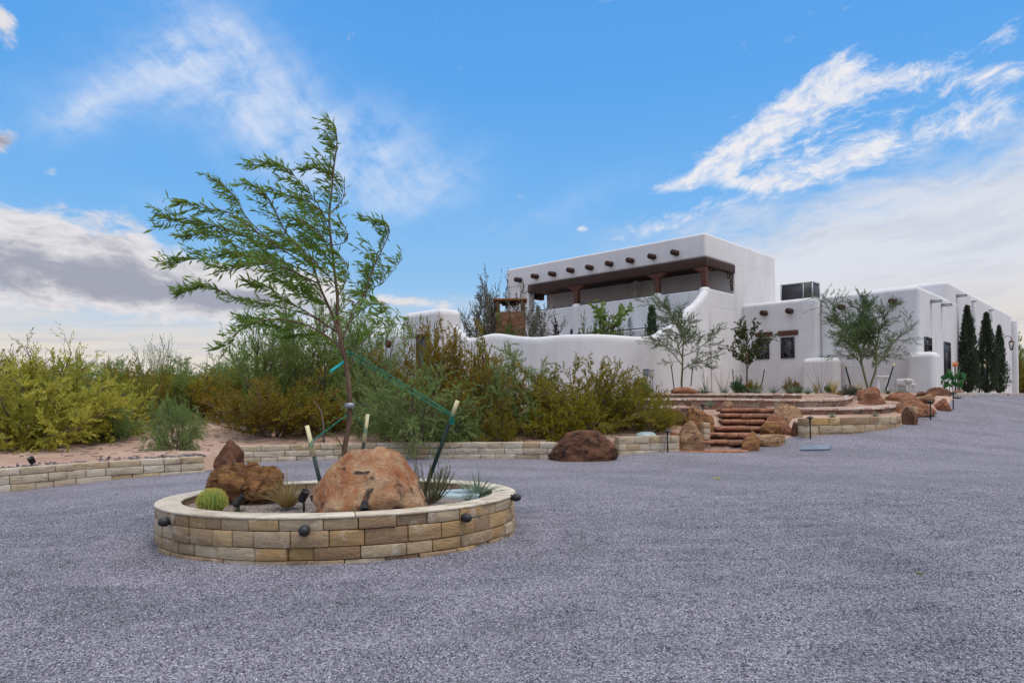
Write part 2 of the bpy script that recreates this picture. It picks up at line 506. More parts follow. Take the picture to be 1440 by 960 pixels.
def m_stone():
    m, nt, b = mat('gravel_stone', .9, .12)
    rnd = nd(nt, 'ShaderNodeObjectInfo').outputs['Random']
    c = ramp(nt, rnd, [(0, (.045, .044, .055)), (.25, (.115, .112, .138)), (.65, (.235, .23, .275)), (.92, (.36, .35, .40)), (1, (.52, .50, .53))])
    c, _ = bands(nt, c)
    nt.links.new(c, b.inputs['Base Color'])
    return m
M['stone'] = m_stone()
M['block'] = m_block('tan_limestone_block', [(.25, .155, .088), (.43, .30, .185), (.30, .20, .118), (.54, .44, .31), (.36, .25, .15), (.47, .295, .12), (.49, .385, .265), (.27, .17, .097)])
M['skylit_rim'] = m_block('pale_skylit_limestone', [(.62, .55, .44), (.70, .63, .52), (.58, .50, .40), (.66, .58, .46)], .5)  # rim stone kept paler than the blocks: light from above put into the colour
M['cream'] = m_block('cream_limestone_block', [(.50, .425, .33), (.58, .51, .415), (.47, .37, .25), (.60, .535, .445), (.53, .455, .365), (.44, .325, .19), (.56, .49, .40)], .45)
M['joint'] = plain('dark_joint', (.10, .075, .05), .95, .1)
M['mulch'] = m_pebble('bed_gravel', [(.10, .075, .065), (.20, .155, .135), (.30, .25, .22), (.42, .36, .32), (.16, .12, .11)], 42)
M['darkpeb'] = m_pebble('dark_pebbles', [(.06, .055, .06), (.14, .125, .13), (.24, .21, .21), (.38, .34, .33)], 20)
M['rockA'] = m_rock('orange_sandstone', (.42, .17, .07), (.54, .36, .215), (.27, .085, .055), (.045, .037, .036), 1.5, .95, False, 1.0)
M['rockB'] = m_rock('ochre_sandstone', (.21, .098, .045), (.37, .19, .07), (.13, .045, .031), (.035, .024, .02), 1.5, .85, True, 1.0)
M['rockC'] = m_rock('dark_sandstone', (.115, .052, .032), (.20, .095, .055), (.065, .034, .026), (.024, .018, .017), 1.4, .9, False, 1.0)
M['rockD'] = m_rock('tan_sandstone', (.31, .17, .088), (.46, .295, .17), (.18, .082, .046), (.06, .038, .03), 1.5, .85, True, 1.0)
M['rockE'] = m_rock('red_sandstone', (.26, .105, .056), (.39, .185, .105), (.14, .055, .036), (.04, .026, .022), 1.6, .85, True, 1.0)
M['slab'] = m_rock('red_step_sandstone', (.31, .13, .075), (.42, .215, .135), (.20, .08, .052), (.07, .04, .033), 1.6, .8, True, .45)
M['slab2'] = m_rock('brown_step_sandstone', (.25, .115, .07), (.36, .20, .13), (.17, .075, .05), (.07, .04, .033), 1.6, .8, True, .45)
M['rubble'] = m_rubble('red_rubble_masonry')
M['flag'] = m_rubble('flagstone_paving', (2.4, 2.4, 2.4), [(.22, .125, .095), (.40, .28, .21), (.29, .165, .125), (.50, .40, .33), (.34, .21, .16)], (.50, .44, .39), .06)
M['chimstone'] = m_rubble('ledge_stone', (2.6, 2.6, 6.5), [(.11, .05, .032), (.19, .09, .05), (.25, .14, .075), (.15, .065, .042), (.21, .11, .062)], (.09, .06, .045), .05)
M['wood'] = m_wood('dark_timber', (.022, .010, .007), (.055, .023, .014))
M['redwood'] = m_wood('red_brown_timber', (.06, .022, .014), (.11, .04, .025))
M['iron'] = plain('black_metal', (.02, .02, .022), .5, .4)
M['glass'] = m_glass()
M['white'] = plain('white_paint', (.78, .78, .77), .6, .3, 0, .04)
M['statue'] = plain('pale_cast_stone', (.46, .445, .43), .85, .2, 0, .18, 20)
M['grey'] = plain('grey_sheet_metal', (.30, .32, .34), .45, .4, .5)
M['boxblue'] = plain('blue_grey_plastic', (.15, .19, .235), .5, .4)
M['boxtan'] = plain('beige_grey_metal', (.40, .38, .32), .5, .4)
M['acdark'] = plain('dark_coil_grille', (.035, .035, .04), .5, .35)
M['tpost'] = plain('dark_green_steel', (.012, .028, .026), .5, .4)
M['cream_tip'] = plain('cream_post_tip', (.66, .60, .36), .6, .3, 0, .15, 30)
M['rope'] = plain('teal_cord', (.0, .21, .17), .8, .15)
M['lid'] = plain('pale_blue_lid', (.36, .46, .47), .5, .4, 0, .08)
M['steelcover'] = plain('steel_cover', (.19, .23, .28), .5, .4, .3, .2)
M['lampglass'] = plain('lamp_glass', (.55, .53, .48), .2, .5)
M['kerb'] = m_block('grey_kerb_block', [(.40, .37, .34), (.48, .45, .41), (.35, .32, .30)])
M['bark'] = m_bark('brown_bark', (.085, .05, .034), (.17, .11, .075))
M['twig'] = m_bark('grey_twig', (.10, .075, .058), (.19, .155, .125), 30)
M['greenbark'] = m_bark('green_bark', (.10, .115, .05), (.17, .18, .085), 20)
M['leafmain'] = m_leaf('mesquite_leaf', (.075, .16, .022), (.24, .32, .05), .5)
M['creosote'] = m_leaf('creosote_leaf', (.15, .118, .010), (.29, .225, .018), .38, (.18, .185, .020))
M['creobrown'] = m_leaf('brown_creosote_leaf', (.175, .125, .012), (.31, .23, .022), .38, (.18, .215, .024))
M['yellow'] = m_leaf('yellow_green_leaf', (.34, .35, .036), (.62, .58, .11), .45, (.30, .36, .055))
M['mesq'] = m_leaf('grey_green_leaf', (.125, .195, .055), (.27, .345, .115), .42)
M['mesq2'] = m_leaf('deep_green_leaf', (.09, .155, .034), (.21, .275, .065), .42, (.20, .25, .04))
M['palo'] = m_leaf('palo_verde_leaf', (.045, .092, .036), (.13, .195, .072), .42)
M['broad'] = m_leaf('broad_leaf', (.032, .055, .018), (.085, .12, .036), .32)
M['cyp'] = m_leaf('cypress_leaf', (.028, .050, .028), (.085, .12, .062), .2)
M['olive'] = m_leaf('olive_leaf', (.085, .088, .060), (.155, .150, .105), .3)
M['bronze'] = m_leaf('bronze_leaf', (.022, .014, .020), (.05, .03, .035), .2)
M['spruce'] = m_leaf('blue_needle', (.12, .18, .17), (.20, .28, .26), .2)
M['agave'] = m_leaf('blue_green_blade', (.10, .15, .10), (.20, .25, .17), .15)
M['blade'] = m_leaf('green_blade', (.035, .075, .022), (.10, .15, .05), .25)
M['straw'] = m_leaf('straw_blade', (.32, .22, .075), (.50, .38, .16), .3)
M['rosemary'] = m_leaf('rosemary_leaf', (.07, .105, .028), (.17, .21, .065), .3)
M['canna'] = m_leaf('canna_leaf', (.012, .07, .018), (.04, .16, .035), .3)
M['cactus'] = plain('cactus_skin', (.13, .20, .04), .7, .3)
M['spine'] = m_leaf('yellow_spine', (.42, .38, .07), (.66, .60, .16), .2)
M['flower'] = plain('orange_petal', (.75, .28, .08), .6, .3)
# ------------------------------------------------------------------ terrain
def tps(pts, lam=.02):
    p = np.array(pts, float)
    n = len(p)
    def U(r2):
        return np.where(r2 > 1e-9, r2 * np.log(r2 + 1e-12) * .5, 0)
    d2 = ((p[:, None, :2] - p[None, :, :2]) ** 2).sum(-1)
    A = np.zeros((n + 3, n + 3))
    A[:n, :n] = U(d2) + lam * np.eye(n) * 10
    A[:n, n] = 1
    A[:n, n + 1:] = p[:, :2]
    A[n, :n] = 1
    A[n + 1:, :n] = p[:, :2].T
    w = np.linalg.solve(A, np.concatenate((p[:, 2], np.zeros(3))))
    def f(x, y):
        x, y = np.broadcast_arrays(np.asarray(x, float), np.asarray(y, float))
        out = w[n] + w[n + 1] * x + w[n + 2] * y
        for i in range(n):
            out = out + w[i] * U((x - p[i, 0]) ** 2 + (y - p[i, 1]) ** 2)
        return out
    return f
gctl = [(x, y, 0) for x in (-14, -8, -3, 2, 7, 12) for y in (0, 5, 9.5)]
gctl += [(-9.96, 13.8, .0), (-8.86, 15.5, .05), (-7.15, 16.7, .10), (-3, 14, .02), (2, 14, .02), (7, 14, .03), (-13, 12, 0), (-12, 11.5, 0),
         (-7.4, 19.2, .10), (-3.2, 20, .10), (1.1, 18.9, .08), (3, 20, .14), (4.65, 20.2, .20), (5.7, 20.2, .14), (6.6, 20.3, .15), (7.9, 20.6, .26),
         (8.7, 21, .52), (10.3, 21.3, .57), (12.2, 22, .70), (13.2, 23, .84), (15.2, 25, 1.14), (18.4, 29, 1.58), (24, 35, 1.65), (30, 42, 1.64),
         (36, 48, 1.64), (14.5, 20, .36), (17.5, 24, .72), (20, 27, 1.08), (13, 14, .08), (22, 24, .7), (28, 30, 1.3), (16, 8, .0), (24, 16, .25), (40, 40, 1.6), (50, 60, 1.6)]
gfun = tps(gctl)
def gz(x, y):
    z = gfun(x, y)
    return np.clip(z, -.04, 1.68)
EDGE = [(-30, 4.6), (-14.4, 10.3), (-11.7, 12.1), (-9.96, 13.8), (-8.86, 15.4), (-7.1, 16.7), (-7.45, 19.3), (-5.4, 19.85), (-3.2, 20.05), (-0.9, 19.55), (1.1, 19.05),
        (3.02, 19.75), (4.75, 20.2), (5.5, 20.4), (7.9, 20.75), (8.7, 21.0), (10.3, 21.25), (11.6, 21.75), (12.5, 22.4), (13.3, 23.2), (15.3, 25.0), (17.2, 27.5), (18.4, 29.0), (35.6, 47.9), (60, 75)]
rctl = [(-30, 6, .3), (-20, 10, .40), (-11.9, 12.7, .38), (-10.1, 14.3, .40), (-9, 16.0, .42), (-7.3, 17.2, .44), (-7.5, 19.8, .48), (-5.4, 20.4, .49), (-3.2, 20.6, .50), (-.8, 20.1, .50), (1.1, 19.6, .50),
        (3.2, 20.3, .56), (4.7, 20.8, .60), (6, 22.3, .95), (8.7, 21.5, .98), (10.3, 21.8, 1.0), (12.2, 22.6, 1.0), (13, 23.6, 1.05), (15.5, 26.2, 1.45), (16, 28, 1.70),
        (8, 23, 1.05), (10, 23, 1.05), (6.5, 26.6, 1.75), (10, 26.6, 1.75), (13, 27.5, 1.75), (18.6, 30, 1.70), (33, 46.5, 1.66), (12, 29, 1.80), (5, 28, 1.72), (0, 28, 1.45), (-5, 28, 1.35), (-10, 27, 1.30),
        (-20, 27, 1.25), (-40, 30, 1.3), (-12, 20, .72), (-25, 17, .6), (0, 23.5, .85), (-6, 23, .9), (3, 24, 1.0), (0, 60, 1.75), (-60, 60, 1.75), (60, 80, 1.7)]
rctl += [(6.5, 23.9, 1.22), (9, 23.9, 1.22), (11, 23.9, 1.22), (12.5, 24.3, 1.22), (3.5, 24.0, 1.15), (6.5, 25.1, 1.40), (9, 25.1, 1.40), (11.5, 25.2, 1.40), (9, 26.5, 1.72), (5, 26.5, 1.70)]
rfun = tps(rctl)
E_ = np.array(EDGE)
def edge_sd(x, y):
    """distance to the drive's back edge, positive on the planted side"""
    x, y = np.broadcast_arrays(np.asarray(x, float), np.asarray(y, float))
    best = np.full(x.shape, 1e9)
    sg = np.ones(x.shape)
    for (ax, ay), (bx, by) in zip(EDGE[:-1], EDGE[1:]):
        dx, dy = bx - ax, by - ay
        L2 = dx * dx + dy * dy
        t = np.clip(((x - ax) * dx + (y - ay) * dy) / L2, 0, 1)
        d = np.hypot(x - ax - t * dx, y - ay - t * dy)
        cr = dx * (y - ay) - dy * (x - ax)
        up = d < best - 1e-9
        sg = np.where(up, np.sign(cr), sg)
        best = np.minimum(best, d)
    return best * sg
def ss(a, b, t):
    t = np.clip((t - a) / (b - a), 0, 1)
    return t * t * (3 - 2 * t)
def rz_(x, y):
    r = rfun(x, y)
    far = ss(45, 90, np.hypot(x, np.asarray(y) - 15))
    return np.clip(r, .25, 1.85) * (1 - far) + 1.75 * far
def dz(x, y):
    sd_ = edge_sd(x, y)
    m = ss(.10, .27, sd_)
    r_ = rz_(x, y)
    w = ss(5.0, 5.4, x) * (1 - ss(8.5, 8.75, x)) * (1 - ss(23.1, 23.5, y))
    rampz = np.clip(.08 + .415 * (np.asarray(y) - 20.35), .05, 3)
    r_ = r_ * (1 - w) + np.minimum(r_, rampz) * w
    return (gz(x, y) - .22) * (1 - m) + r_ * m
def grid_lines(a, b, step, far, n):
    core = np.arange(a, b + 1e-6, step)
    g = np.geomspace(1, far, n) * step * 2
    return np.concatenate((a - g[::-1], core, b + g))
def sheet(name, xs, ys, zf, m, nz=0.0, keep=None):
    Xg, Yg = np.meshgrid(xs, ys, indexing='ij')
    Zg = zf(Xg, Yg)
    if nz:
        sdg = edge_sd(Xg, Yg)
        w = ss(.3, 1.2, sdg)
        nn = np.array([noise.noise((x * .9, y * .9, 3.1)) + .5 * noise.noise((x * 2.7, y * 2.7, 7.7)) if abs(x) < 60 and abs(y) < 90 else 0.0
                       for x, y in zip(Xg.ravel(), Yg.ravel())]).reshape(Xg.shape)
        Zg = Zg + nn * nz * w
    nx_, ny_ = Xg.shape
    V = np.stack((Xg, Yg, Zg), -1).reshape(-1, 3)
    idx = np.arange(nx_ * ny_).reshape(nx_, ny_)
    F = np.stack((idx[:-1, :-1], idx[1:, :-1], idx[1:, 1:], idx[:-1, 1:]), -1).reshape(-1, 4)
    if keep is not None:
        cx_, cy_ = (V[F, 0].mean(1), V[F, 1].mean(1))
        F = F[keep(cx_, cy_)]
    b = MB()
    b.v.append(V)
    b.f = list(map(tuple, F))
    b.m = [0] * len(F)
    o = b.build(name, m, smooth=True)
    o['kind'] = 'structure'
    return o
sheet('desert_ground', grid_lines(-26, 38, .25, 3000, 26), grid_lines(8, 50, .25, 3000, 26), dz, M['sand'], .05)
# the drive: a sheet with shallow wheel ruts, only in front of the walls
def gz_n(x, y):
    z = gz(x, y)
    out = np.array([.016 * noise.noise((a * .35, b * .9, 0)) + .011 * noise.noise((a * 1.7, b * 2.6, 5)) for a, b in zip(np.ravel(x), np.ravel(y))]).reshape(np.shape(x))
    return z + out
sheet('gravel_driveway', np.concatenate((np.arange(-30, -14, .6), np.arange(-14, 22, .2), np.arange(22, 62, .8))), np.concatenate((np.arange(-12, 2, .6), np.arange(2, 32, .2), np.arange(32, 75, .8))),
      gz_n, M['gravel'], keep=lambda x, y: edge_sd(x, y) < .35)
# loose stones lying on the near part of the drive (nobody could count them)
def stones_near():
    r = np.random.default_rng(3)
    protos = []
    hid = bpy.data.collections.new('gravel_stone_shapes')
    for k in range(5):
        bm = bmesh.new()
        bmesh.ops.create_icosphere(bm, subdivisions=1, radius=1.0)
        for v in bm.verts:
            v.co = Vector((v.co.x * r.uniform(.8, 1.15), v.co.y * r.uniform(.65, 1.0), v.co.z * .7)) * r.uniform(.78, 1.12)
        me = bpy.data.meshes.new('gravel_stone')
        bm.to_mesh(me)
        bm.free()
        me.materials.append(M['stone'])
        o = bpy.data.objects.new('gravel_stone', me)
        hid.objects.link(o)
    # emitter: a copy of the near drive surface
    xs, ys = np.arange(-10.2, 11.4, .3), np.arange(2.6, 13.6, .3)
    X, Y = np.meshgrid(xs, ys, indexing='ij')
    Z = gz_n(X, Y) + .001
    V = np.stack((X, Y, Z), -1).reshape(-1, 3)
    idx = np.arange(X.size).reshape(X.shape)
    F = np.stack((idx[:-1, :-1], idx[1:, :-1], idx[1:, 1:], idx[:-1, 1:]), -1).reshape(-1, 4)
    cx, cy = V[F, 0].mean(1), V[F, 1].mean(1)
    keep = (edge_sd(cx, cy) < -.1) & (np.abs(cx) < cy * .80 + .4) & (((cx - PC[0]) / (PR + .05)) ** 2 + ((cy - PC[1]) / (PR * PQ + .05)) ** 2 > 1)
    b = MB()
    b.v.append(V)
    b.f = list(map(tuple, F[keep]))
    b.m = [0] * len(b.f)
    o = b.build('loose_gravel', [M['gravel']])
    tag(o, 'loose grey gravel stones covering the near part of the drive', 'gravel', None, 'stuff')
    ng = bpy.data.node_groups.new('scatter_gravel', 'GeometryNodeTree')
    ng.interface.new_socket('Geometry', in_out='INPUT', socket_type='NodeSocketGeometry')
    ng.interface.new_socket('Geometry', in_out='OUTPUT', socket_type='NodeSocketGeometry')
    gi, go = ng.nodes.new('NodeGroupInput'), ng.nodes.new('NodeGroupOutput')
    dp = ng.nodes.new('GeometryNodeDistributePointsOnFaces')
    dp.inputs['Density'].default_value = 2300.0
    ci = ng.nodes.new('GeometryNodeCollectionInfo')
    ci.inputs['Collection'].default_value = hid
    ci.inputs['Separate Children'].default_value = True
    ci.inputs['Reset Children'].default_value = True
    ip = ng.nodes.new('GeometryNodeInstanceOnPoints')
    # thin out with distance so that the layer has no edge
    po = ng.nodes.new('GeometryNodeInputPosition')
    sx = ng.nodes.new('ShaderNodeSeparateXYZ')
    ng.links.new(po.outputs[0], sx.inputs[0])
    mr = ng.nodes.new('ShaderNodeMapRange')
    for i_, v_ in ((1, 6.0), (2, 13.5), (3, 1.0), (4, 0.0)):
        mr.inputs[i_].default_value = v_
    ng.links.new(sx.outputs[1], mr.inputs[0])
    ml = ng.nodes.new('ShaderNodeMath')
    ml.operation = 'MULTIPLY'
    ml.inputs[1].default_value = 3600.0
    ng.links.new(mr.outputs[0], ml.inputs[0])
    ng.links.new(ml.outputs[0], dp.inputs['Density'])
    ip.inputs['Pick Instance'].default_value = True
    rr = ng.nodes.new('FunctionNodeRandomValue')
    rr.data_type = 'FLOAT_VECTOR'
    rr.inputs[0].default_value = (-.5, -.5, 0)
    rr.inputs[1].default_value = (.5, .5, 6.283)
    rs = ng.nodes.new('FunctionNodeRandomValue')
    rs.data_type = 'FLOAT'
    rs.inputs[2].default_value = .0036
    rs.inputs[3].default_value = .0098
    L = ng.links.new
    L(gi.outputs[0], dp.inputs['Mesh'])
    L(dp.outputs['Points'], ip.inputs['Points'])
    L(ci.outputs[0], ip.inputs['Instance'])
    L(rr.outputs[0], ip.inputs['Rotation'])
    L(rs.outputs[1], ip.inputs['Scale'])
    L(ip.outputs[0], go.inputs[0])
    md = o.modifiers.new('scatter', 'NODES')
    md.node_group = ng
def topz(x, y):
    return float(rz_(x, y))

# ------------------------------------------------------------------ coursed stone walls
class Path:
    def __init__(s, pts, closed=False):
        s.p = np.array(pts, float)
        if closed:
            s.p = np.concatenate((s.p, s.p[:1]))
        s.l = np.concatenate(([0], np.cumsum(np.hypot(*np.diff(s.p[:, :2], axis=0).T))))
        s.L = s.l[-1]
    def at(s, t):
        return np.array([np.interp(t, s.l, s.p[:, k]) for k in range(s.p.shape[1])])
def smooth_path(pts, n=8):
    """Catmull-Rom resample"""
    p = np.array(pts, float)
    p = np.concatenate((2 * p[:1] - p[1:2], p, 2 * p[-1:] - p[-2:-1]))
    out = []
    for i in range(1, len(p) - 2):
        for t in np.linspace(0, 1, n, endpoint=False):
            a, b, c, d = p[i - 1], p[i], p[i + 1], p[i + 2]
            out.append(.5 * (2 * b + (c - a) * t + (2 * a - 5 * b + 4 * c - d) * t * t + (3 * b - a - 3 * c + d) * t ** 3))
    out.append(p[-2])
    return np.array(out)
def coursed(b, path, zlow, ztop, thick, courses, lr, rng, joint=.006, jit=.012, closed=False, core=True, mi=0, cmi=1, rim=None, side=1):
    """courses: heights from the top down; blocks follow the path, front face on the path, thickness to its left (side=1)"""
    def face(t, off, z):
        p = path.at(t)
        e = .02
        q0, q1 = path.at(max(t - e, 0)), path.at(min(t + e, path.L))
        if closed and (t < e or t > path.L - e):
            q0, q1 = path.at((t - e) % path.L), path.at((t + e) % path.L)
        d = q1[:2] - q0[:2]
        d /= np.linalg.norm(d) + 1e-9
        n = np.array([-d[1], d[0]]) * side
        return (p[0] + n[0] * off, p[1] + n[1] * off, z)
    z1 = ztop
    for ci, h in enumerate(courses):
        z0 = z1 - h
        t = rng.uniform(-.3, 0) if not closed else rng.uniform(0, .3)
        t_end = path.L if not closed else t + path.L
        ts = [max(t, 0)]
        while t < t_end:
            t += rng.uniform(*lr)
            if t > t_end - lr[0] * .5:
                t = t_end
            ts.append(t)
        for t0, t1 in zip(ts[:-1], ts[1:]):
            if t1 - t0 < .03:
                continue
            a0, a1 = t0 + joint, t1 - joint
            j = rng.uniform(-jit, jit) + (.02 if rng.random() < .08 else 0)
            jz = 0.0
            zz0, zz1 = z0 + joint * .5 + rng.uniform(-.002, .004), z1 - (joint * .3 + rng.uniform(0, .004) if ci else rng.uniform(0, .004))
            V = []
            n_ = 3 if (t1 - t0) > .35 else 2
            for z in (zz0, zz1):
                for off in (j, thick):
                    for k in range(n_):
                        tt = a0 + (a1 - a0) * k / (n_ - 1)
                        tt = tt % path.L if closed else tt
                        V.append(face(tt, off + (rng.uniform(-.004, .004) if off == j else 0), z))
            F = []
            for k in range(n_ - 1):
                f0, f1, b0, b1 = k, k + 1, n_ + k, n_ + k + 1
                T = 2 * n_
                F += [(f0, f1, f1 + T, f0 + T), (b1, b0, b0 + T, b1 + T), (f0 + T, f1 + T, b1 + T, b0 + T), (f1, f0, b0, b1)]
            T = 2 * n_
            F += [(n_, 0, T, n_ + T), (n_ - 1, 2 * n_ - 1, 2 * n_ - 1 + T, n_ - 1 + T)]
            if side < 0:
                F = [f[::-1] for f in F]
            b.add(V, F, rim if (rim is not None and ci == 0) else mi)
        z1 = z0
    if core:
        n_ = max(6, int(path.L / .3))
        V, F = [], []
        for i in range(n_ + 1):
            t = path.L * i / n_
            tt = min(max(t, .02), path.L - .02) if not closed else t
            for off, z in ((.05, zlow), (.05, ztop - .012), (thick - .02, ztop - .012), (thick - .02, zlow)):
                V.append(face(tt, off, z))
        for i in range(n_):
            for k in range(4):
                F.append((i * 4 + k, (i + 1) * 4 + k, (i + 1) * 4 + (k + 1) % 4, i * 4 + (k + 1) % 4))
        if not closed:
            F += [(0, 1, 2, 3), (n_ * 4 + 3, n_ * 4 + 2, n_ * 4 + 1, n_ * 4)]
        b.add(V, F, cmi)
def retaining(name, label, pts, ztop, courses, seed, lr=(.28, .62), group='low limestone retaining walls round the drive', m='cream', thick=.30):
    rng = random.Random(seed)
    b = MB()
    pa = Path(smooth_path(pts) if len(pts) > 2 else pts)
    coursed(b, pa, ztop - sum(courses) - .1, ztop, thick, courses, lr, rng)
    o = b.build(name, [M[m], M['joint']], loc=(pa.p[0][0], pa.p[0][1], ztop - sum(courses)), bevel=.010)
    return tag(o, label, 'wall', group)
retaining('retaining_wall', 'low cream stone wall with a dark pebble strip behind it, left of the small brown boulder',
          [(-18.5, 7.9), (-14.4, 10.3), (-11.7, 12.1), (-9.96, 13.8), (-8.86, 15.4), (-7.2, 16.62)], .46, [.14, .17, .16, .14], 3, (.34, .8))
retaining('retaining_wall', 'long straight low cream stone wall behind the round planter, backed by bare sand',
          [(-7.45, 19.25), (-5.4, 19.8), (-3.2, 20.0), (-0.9, 19.5), (1.12, 19.0)], .54, [.15, .17, .15, .14], 5, (.34, .85))
retaining('retaining_wall', 'short low cream stone wall with a pale blue lid peeping over its top',
          [(2.95, 19.7), (3.9, 20.0), (4.72, 20.2)], .62, [.19, .20, .15, .14], 6)
retaining('retaining_wall', 'curved low wall of large golden tan blocks right of the red stone steps',
          [(8.55, 20.95), (9.5, 21.05), (10.5, 21.3), (11.5, 21.75), (12.15, 22.2)], 1.04, [.22, .24, .2, .2], 7, (.35, .75), m='block')
retaining('retaining_wall', 'short end piece of tan block wall beside a brown boulder at the drive edge',
          [(12.75, 22.6), (13.05, 22.95), (13.25, 23.25)], 1.32, [.24, .24, .24], 8, (.25, .4), m='block')

# ------------------------------------------------------------------ round planter
PC, PR, PT, PQ = (-2.175, 9.03), 2.195, .468, .843
pl = thing('round_planter', 'round raised planter of tan stone blocks with a pale sky lit rim on the gravel', 'planter', (PC[0], PC[1], 0))
rng = random.Random(11)
circ = [(PC[0] + PR * math.cos(t), PC[1] + PQ * PR * math.sin(t)) for t in np.linspace(0, 2 * math.pi, 120, endpoint=False)]
cp = Path(circ, True)
b = MB()
coursed(b, cp, -.25, PT - .01, .27, [.12, .17, .13, .12], (.19, .50), rng, .004, .014, True, True)
b.build('block_ring', [M['block'], M['joint']], pl, (PC[0], PC[1], 0), bevel=.009)
b = MB()
n_ = 120
# pale cut top, in separate stones; sky light painted into its colour
k0 = 0
i = 0
stones = []
while i < n_:
    j = min(i + rng.randint(7, 13), n_)
    if n_ - j < 5:
        j = n_
    stones.append((i, j))
    i = j
for (i, j) in stones:
    vs, F = [], []
    m_ = j - i
    for k in range(m_ + 1):
        t = 2 * math.pi * (i + k + (.04 if k == 0 else -.04 if k == m_ else 0)) / n_
        for r in (PR + .005, PR - .285):
            rr = r + .005 * noise.noise((math.cos(t) * 9, math.sin(t) * 9, r))
            for z in (PT - .009, PT + .014):
                vs.append((PC[0] + rr * math.cos(t), PC[1] + (PR * PQ + (rr - PR)) * math.sin(t), z))
    for k in range(m_):
        a, c = k * 4, (k + 1) * 4
        F += [(a, c, c + 1, a + 1), (a + 1, c + 1, c + 3, a + 3), (a + 3, c + 3, c + 2, a + 2), (a + 2, c + 2, c, a)]
    F += [(0, 1, 3, 2), (m_ * 4 + 2, m_ * 4 + 3, m_ * 4 + 1, m_ * 4)]
    b.add(vs, F)
b.build('rim', [M['skylit_rim']], pl, (PC[0], PC[1], 0), bevel=.005)
SOIL = .40
def soilz(x, y):
    return SOIL + .03 * noise.noise((x * 1.3, y * 1.3, 0)) - .02
b = MB()
V, F = [(PC[0], PC[1], soilz(*PC))], []
rings = [.2, .45, .7, .95, 1.2, 1.45, 1.7, 1.85, 1.96]
for r in rings:
    for k in range(64):
        t = 2 * math.pi * k / 64
        x, y = PC[0] + r * math.cos(t), PC[1] + (r - .34 * (r / 2.03)) * math.sin(t)
        V.append((x, y, soilz(x, y)))
for k in range(64):
    F.append((0, 1 + k, 1 + (k + 1) % 64))
for q in range(len(rings) - 1):
    for k in range(64):
        a, c = 1 + q * 64, 1 + (q + 1) * 64
        F.append((a + k, c + k, c + (k + 1) % 64, a + (k + 1) % 64))
b.add(V, F)
b.build('planter_soil', [M['mulch']], pl, (PC[0], PC[1], 0), smooth=True)

stones_near()
# ------------------------------------------------------------------ the house
U1, U2 = np.array((-.7396, .673)), np.array((.673, .7396))
C0 = np.array((17.26, 30.0))
def HW(a, b_, z):
    q = C0 + U1 * a + U2 * b_
    return (q[0], q[1], z)
def on_front(px, py, b_):
    u, v = uv(px, py)
    k = u / FPX
    q = C0 + U2 * b_
    a = (q[0] - k * q[1]) / (k * U1[1] - U1[0])
    d = q[1] + U1[1] * a
    return a, HCAM - v * d / FPX
def on_side(px, py, a):
    u, v = uv(px, py)
    k = u / FPX
    q = C0 + U1 * a
    b_ = (q[0] - k * q[1]) / (k * U2[1] - U2[0])
    d = q[1] + U2[1] * b_
    return b_, HCAM - v * d / FPX
def hbox(mb, a0, a1, b0, b1, z0, z1, mi=0):
    V = [HW(a, b_, z) for z in (z0, z1) for a, b_ in ((a1, b0), (a0, b0), (a0, b1), (a1, b1))]
    return mb.add(V, BOXF, mi)
HB = HW(8, 2, 1.6)
house = thing('house', 'white stucco two storey adobe style house with a shaded timber balcony', 'house', HB)
Z0 = 1.2
def wallpart(name, boxes, bevel, m='stucco', seg=4, par=house):
    b = MB()
    for x in boxes:
        hbox(b, *x)
    return b.build(name, [M[m]], par, HB, smooth=True, bevel=bevel, bseg=seg)
def wall_smooth(o):
    for p in o.data.polygons:
        p.use_smooth = True
    e = o.modifiers.new('normals', 'WEIGHTED_NORMAL')
    return o
TA, TB, TC, TD = 7.70, 19.99, -4.0, 3.91
wing = wall_smooth(wallpart('wall', [(0, 4.12, 0, 8.0, Z0, 6.34), (0.02, 4.6, 5.67, 25.6, Z0 + .01, 7.20)], .20))
leftw = wall_smooth(wallpart('wall', [(4.08, TA + .25, -.30, 7.0, Z0, 6.30)], .20))
tower = wall_smooth(wallpart('wall', [(TA, TB, TC, TD, Z0, 5.9)], .05))
upper = wall_smooth(wallpart('wall', [(TA + .003, TB - .5, TC + 2.95, TD - .003, 5.8, 8.2)], .04))
fascia = wall_smooth(wallpart('parapet', [(TA + .006, TB, TC + .006, TD + .01, 8.12, 9.22)], .10))
pier = wall_smooth(wallpart('pier', [(TB - 1.65, TB - .005, TC + .012, TC + .5, 5.8, 8.14)], .04))
rail = wall_smooth(wallpart('balcony_wall', [(TA + .004, TB - .01, TC + .004, TC + .30, 5.85, 6.66), (TA + .006, TA + .3, TC + .01, TC + 2.96, 5.86, 6.72)], .06))
roofb = wallpart('roof', [(0.4, 4.0, .4, 5.6, 5.8, 5.95), (4.3, TA - .1, .1, 6.8, 5.8, 5.94)], .0)
# interior recess of the upper room wall
wallpart('wall_panel', [(TA + 5.3, TA + 5.5, TC + 2.55, TC + 2.97, 5.85, 8.06)], .02)
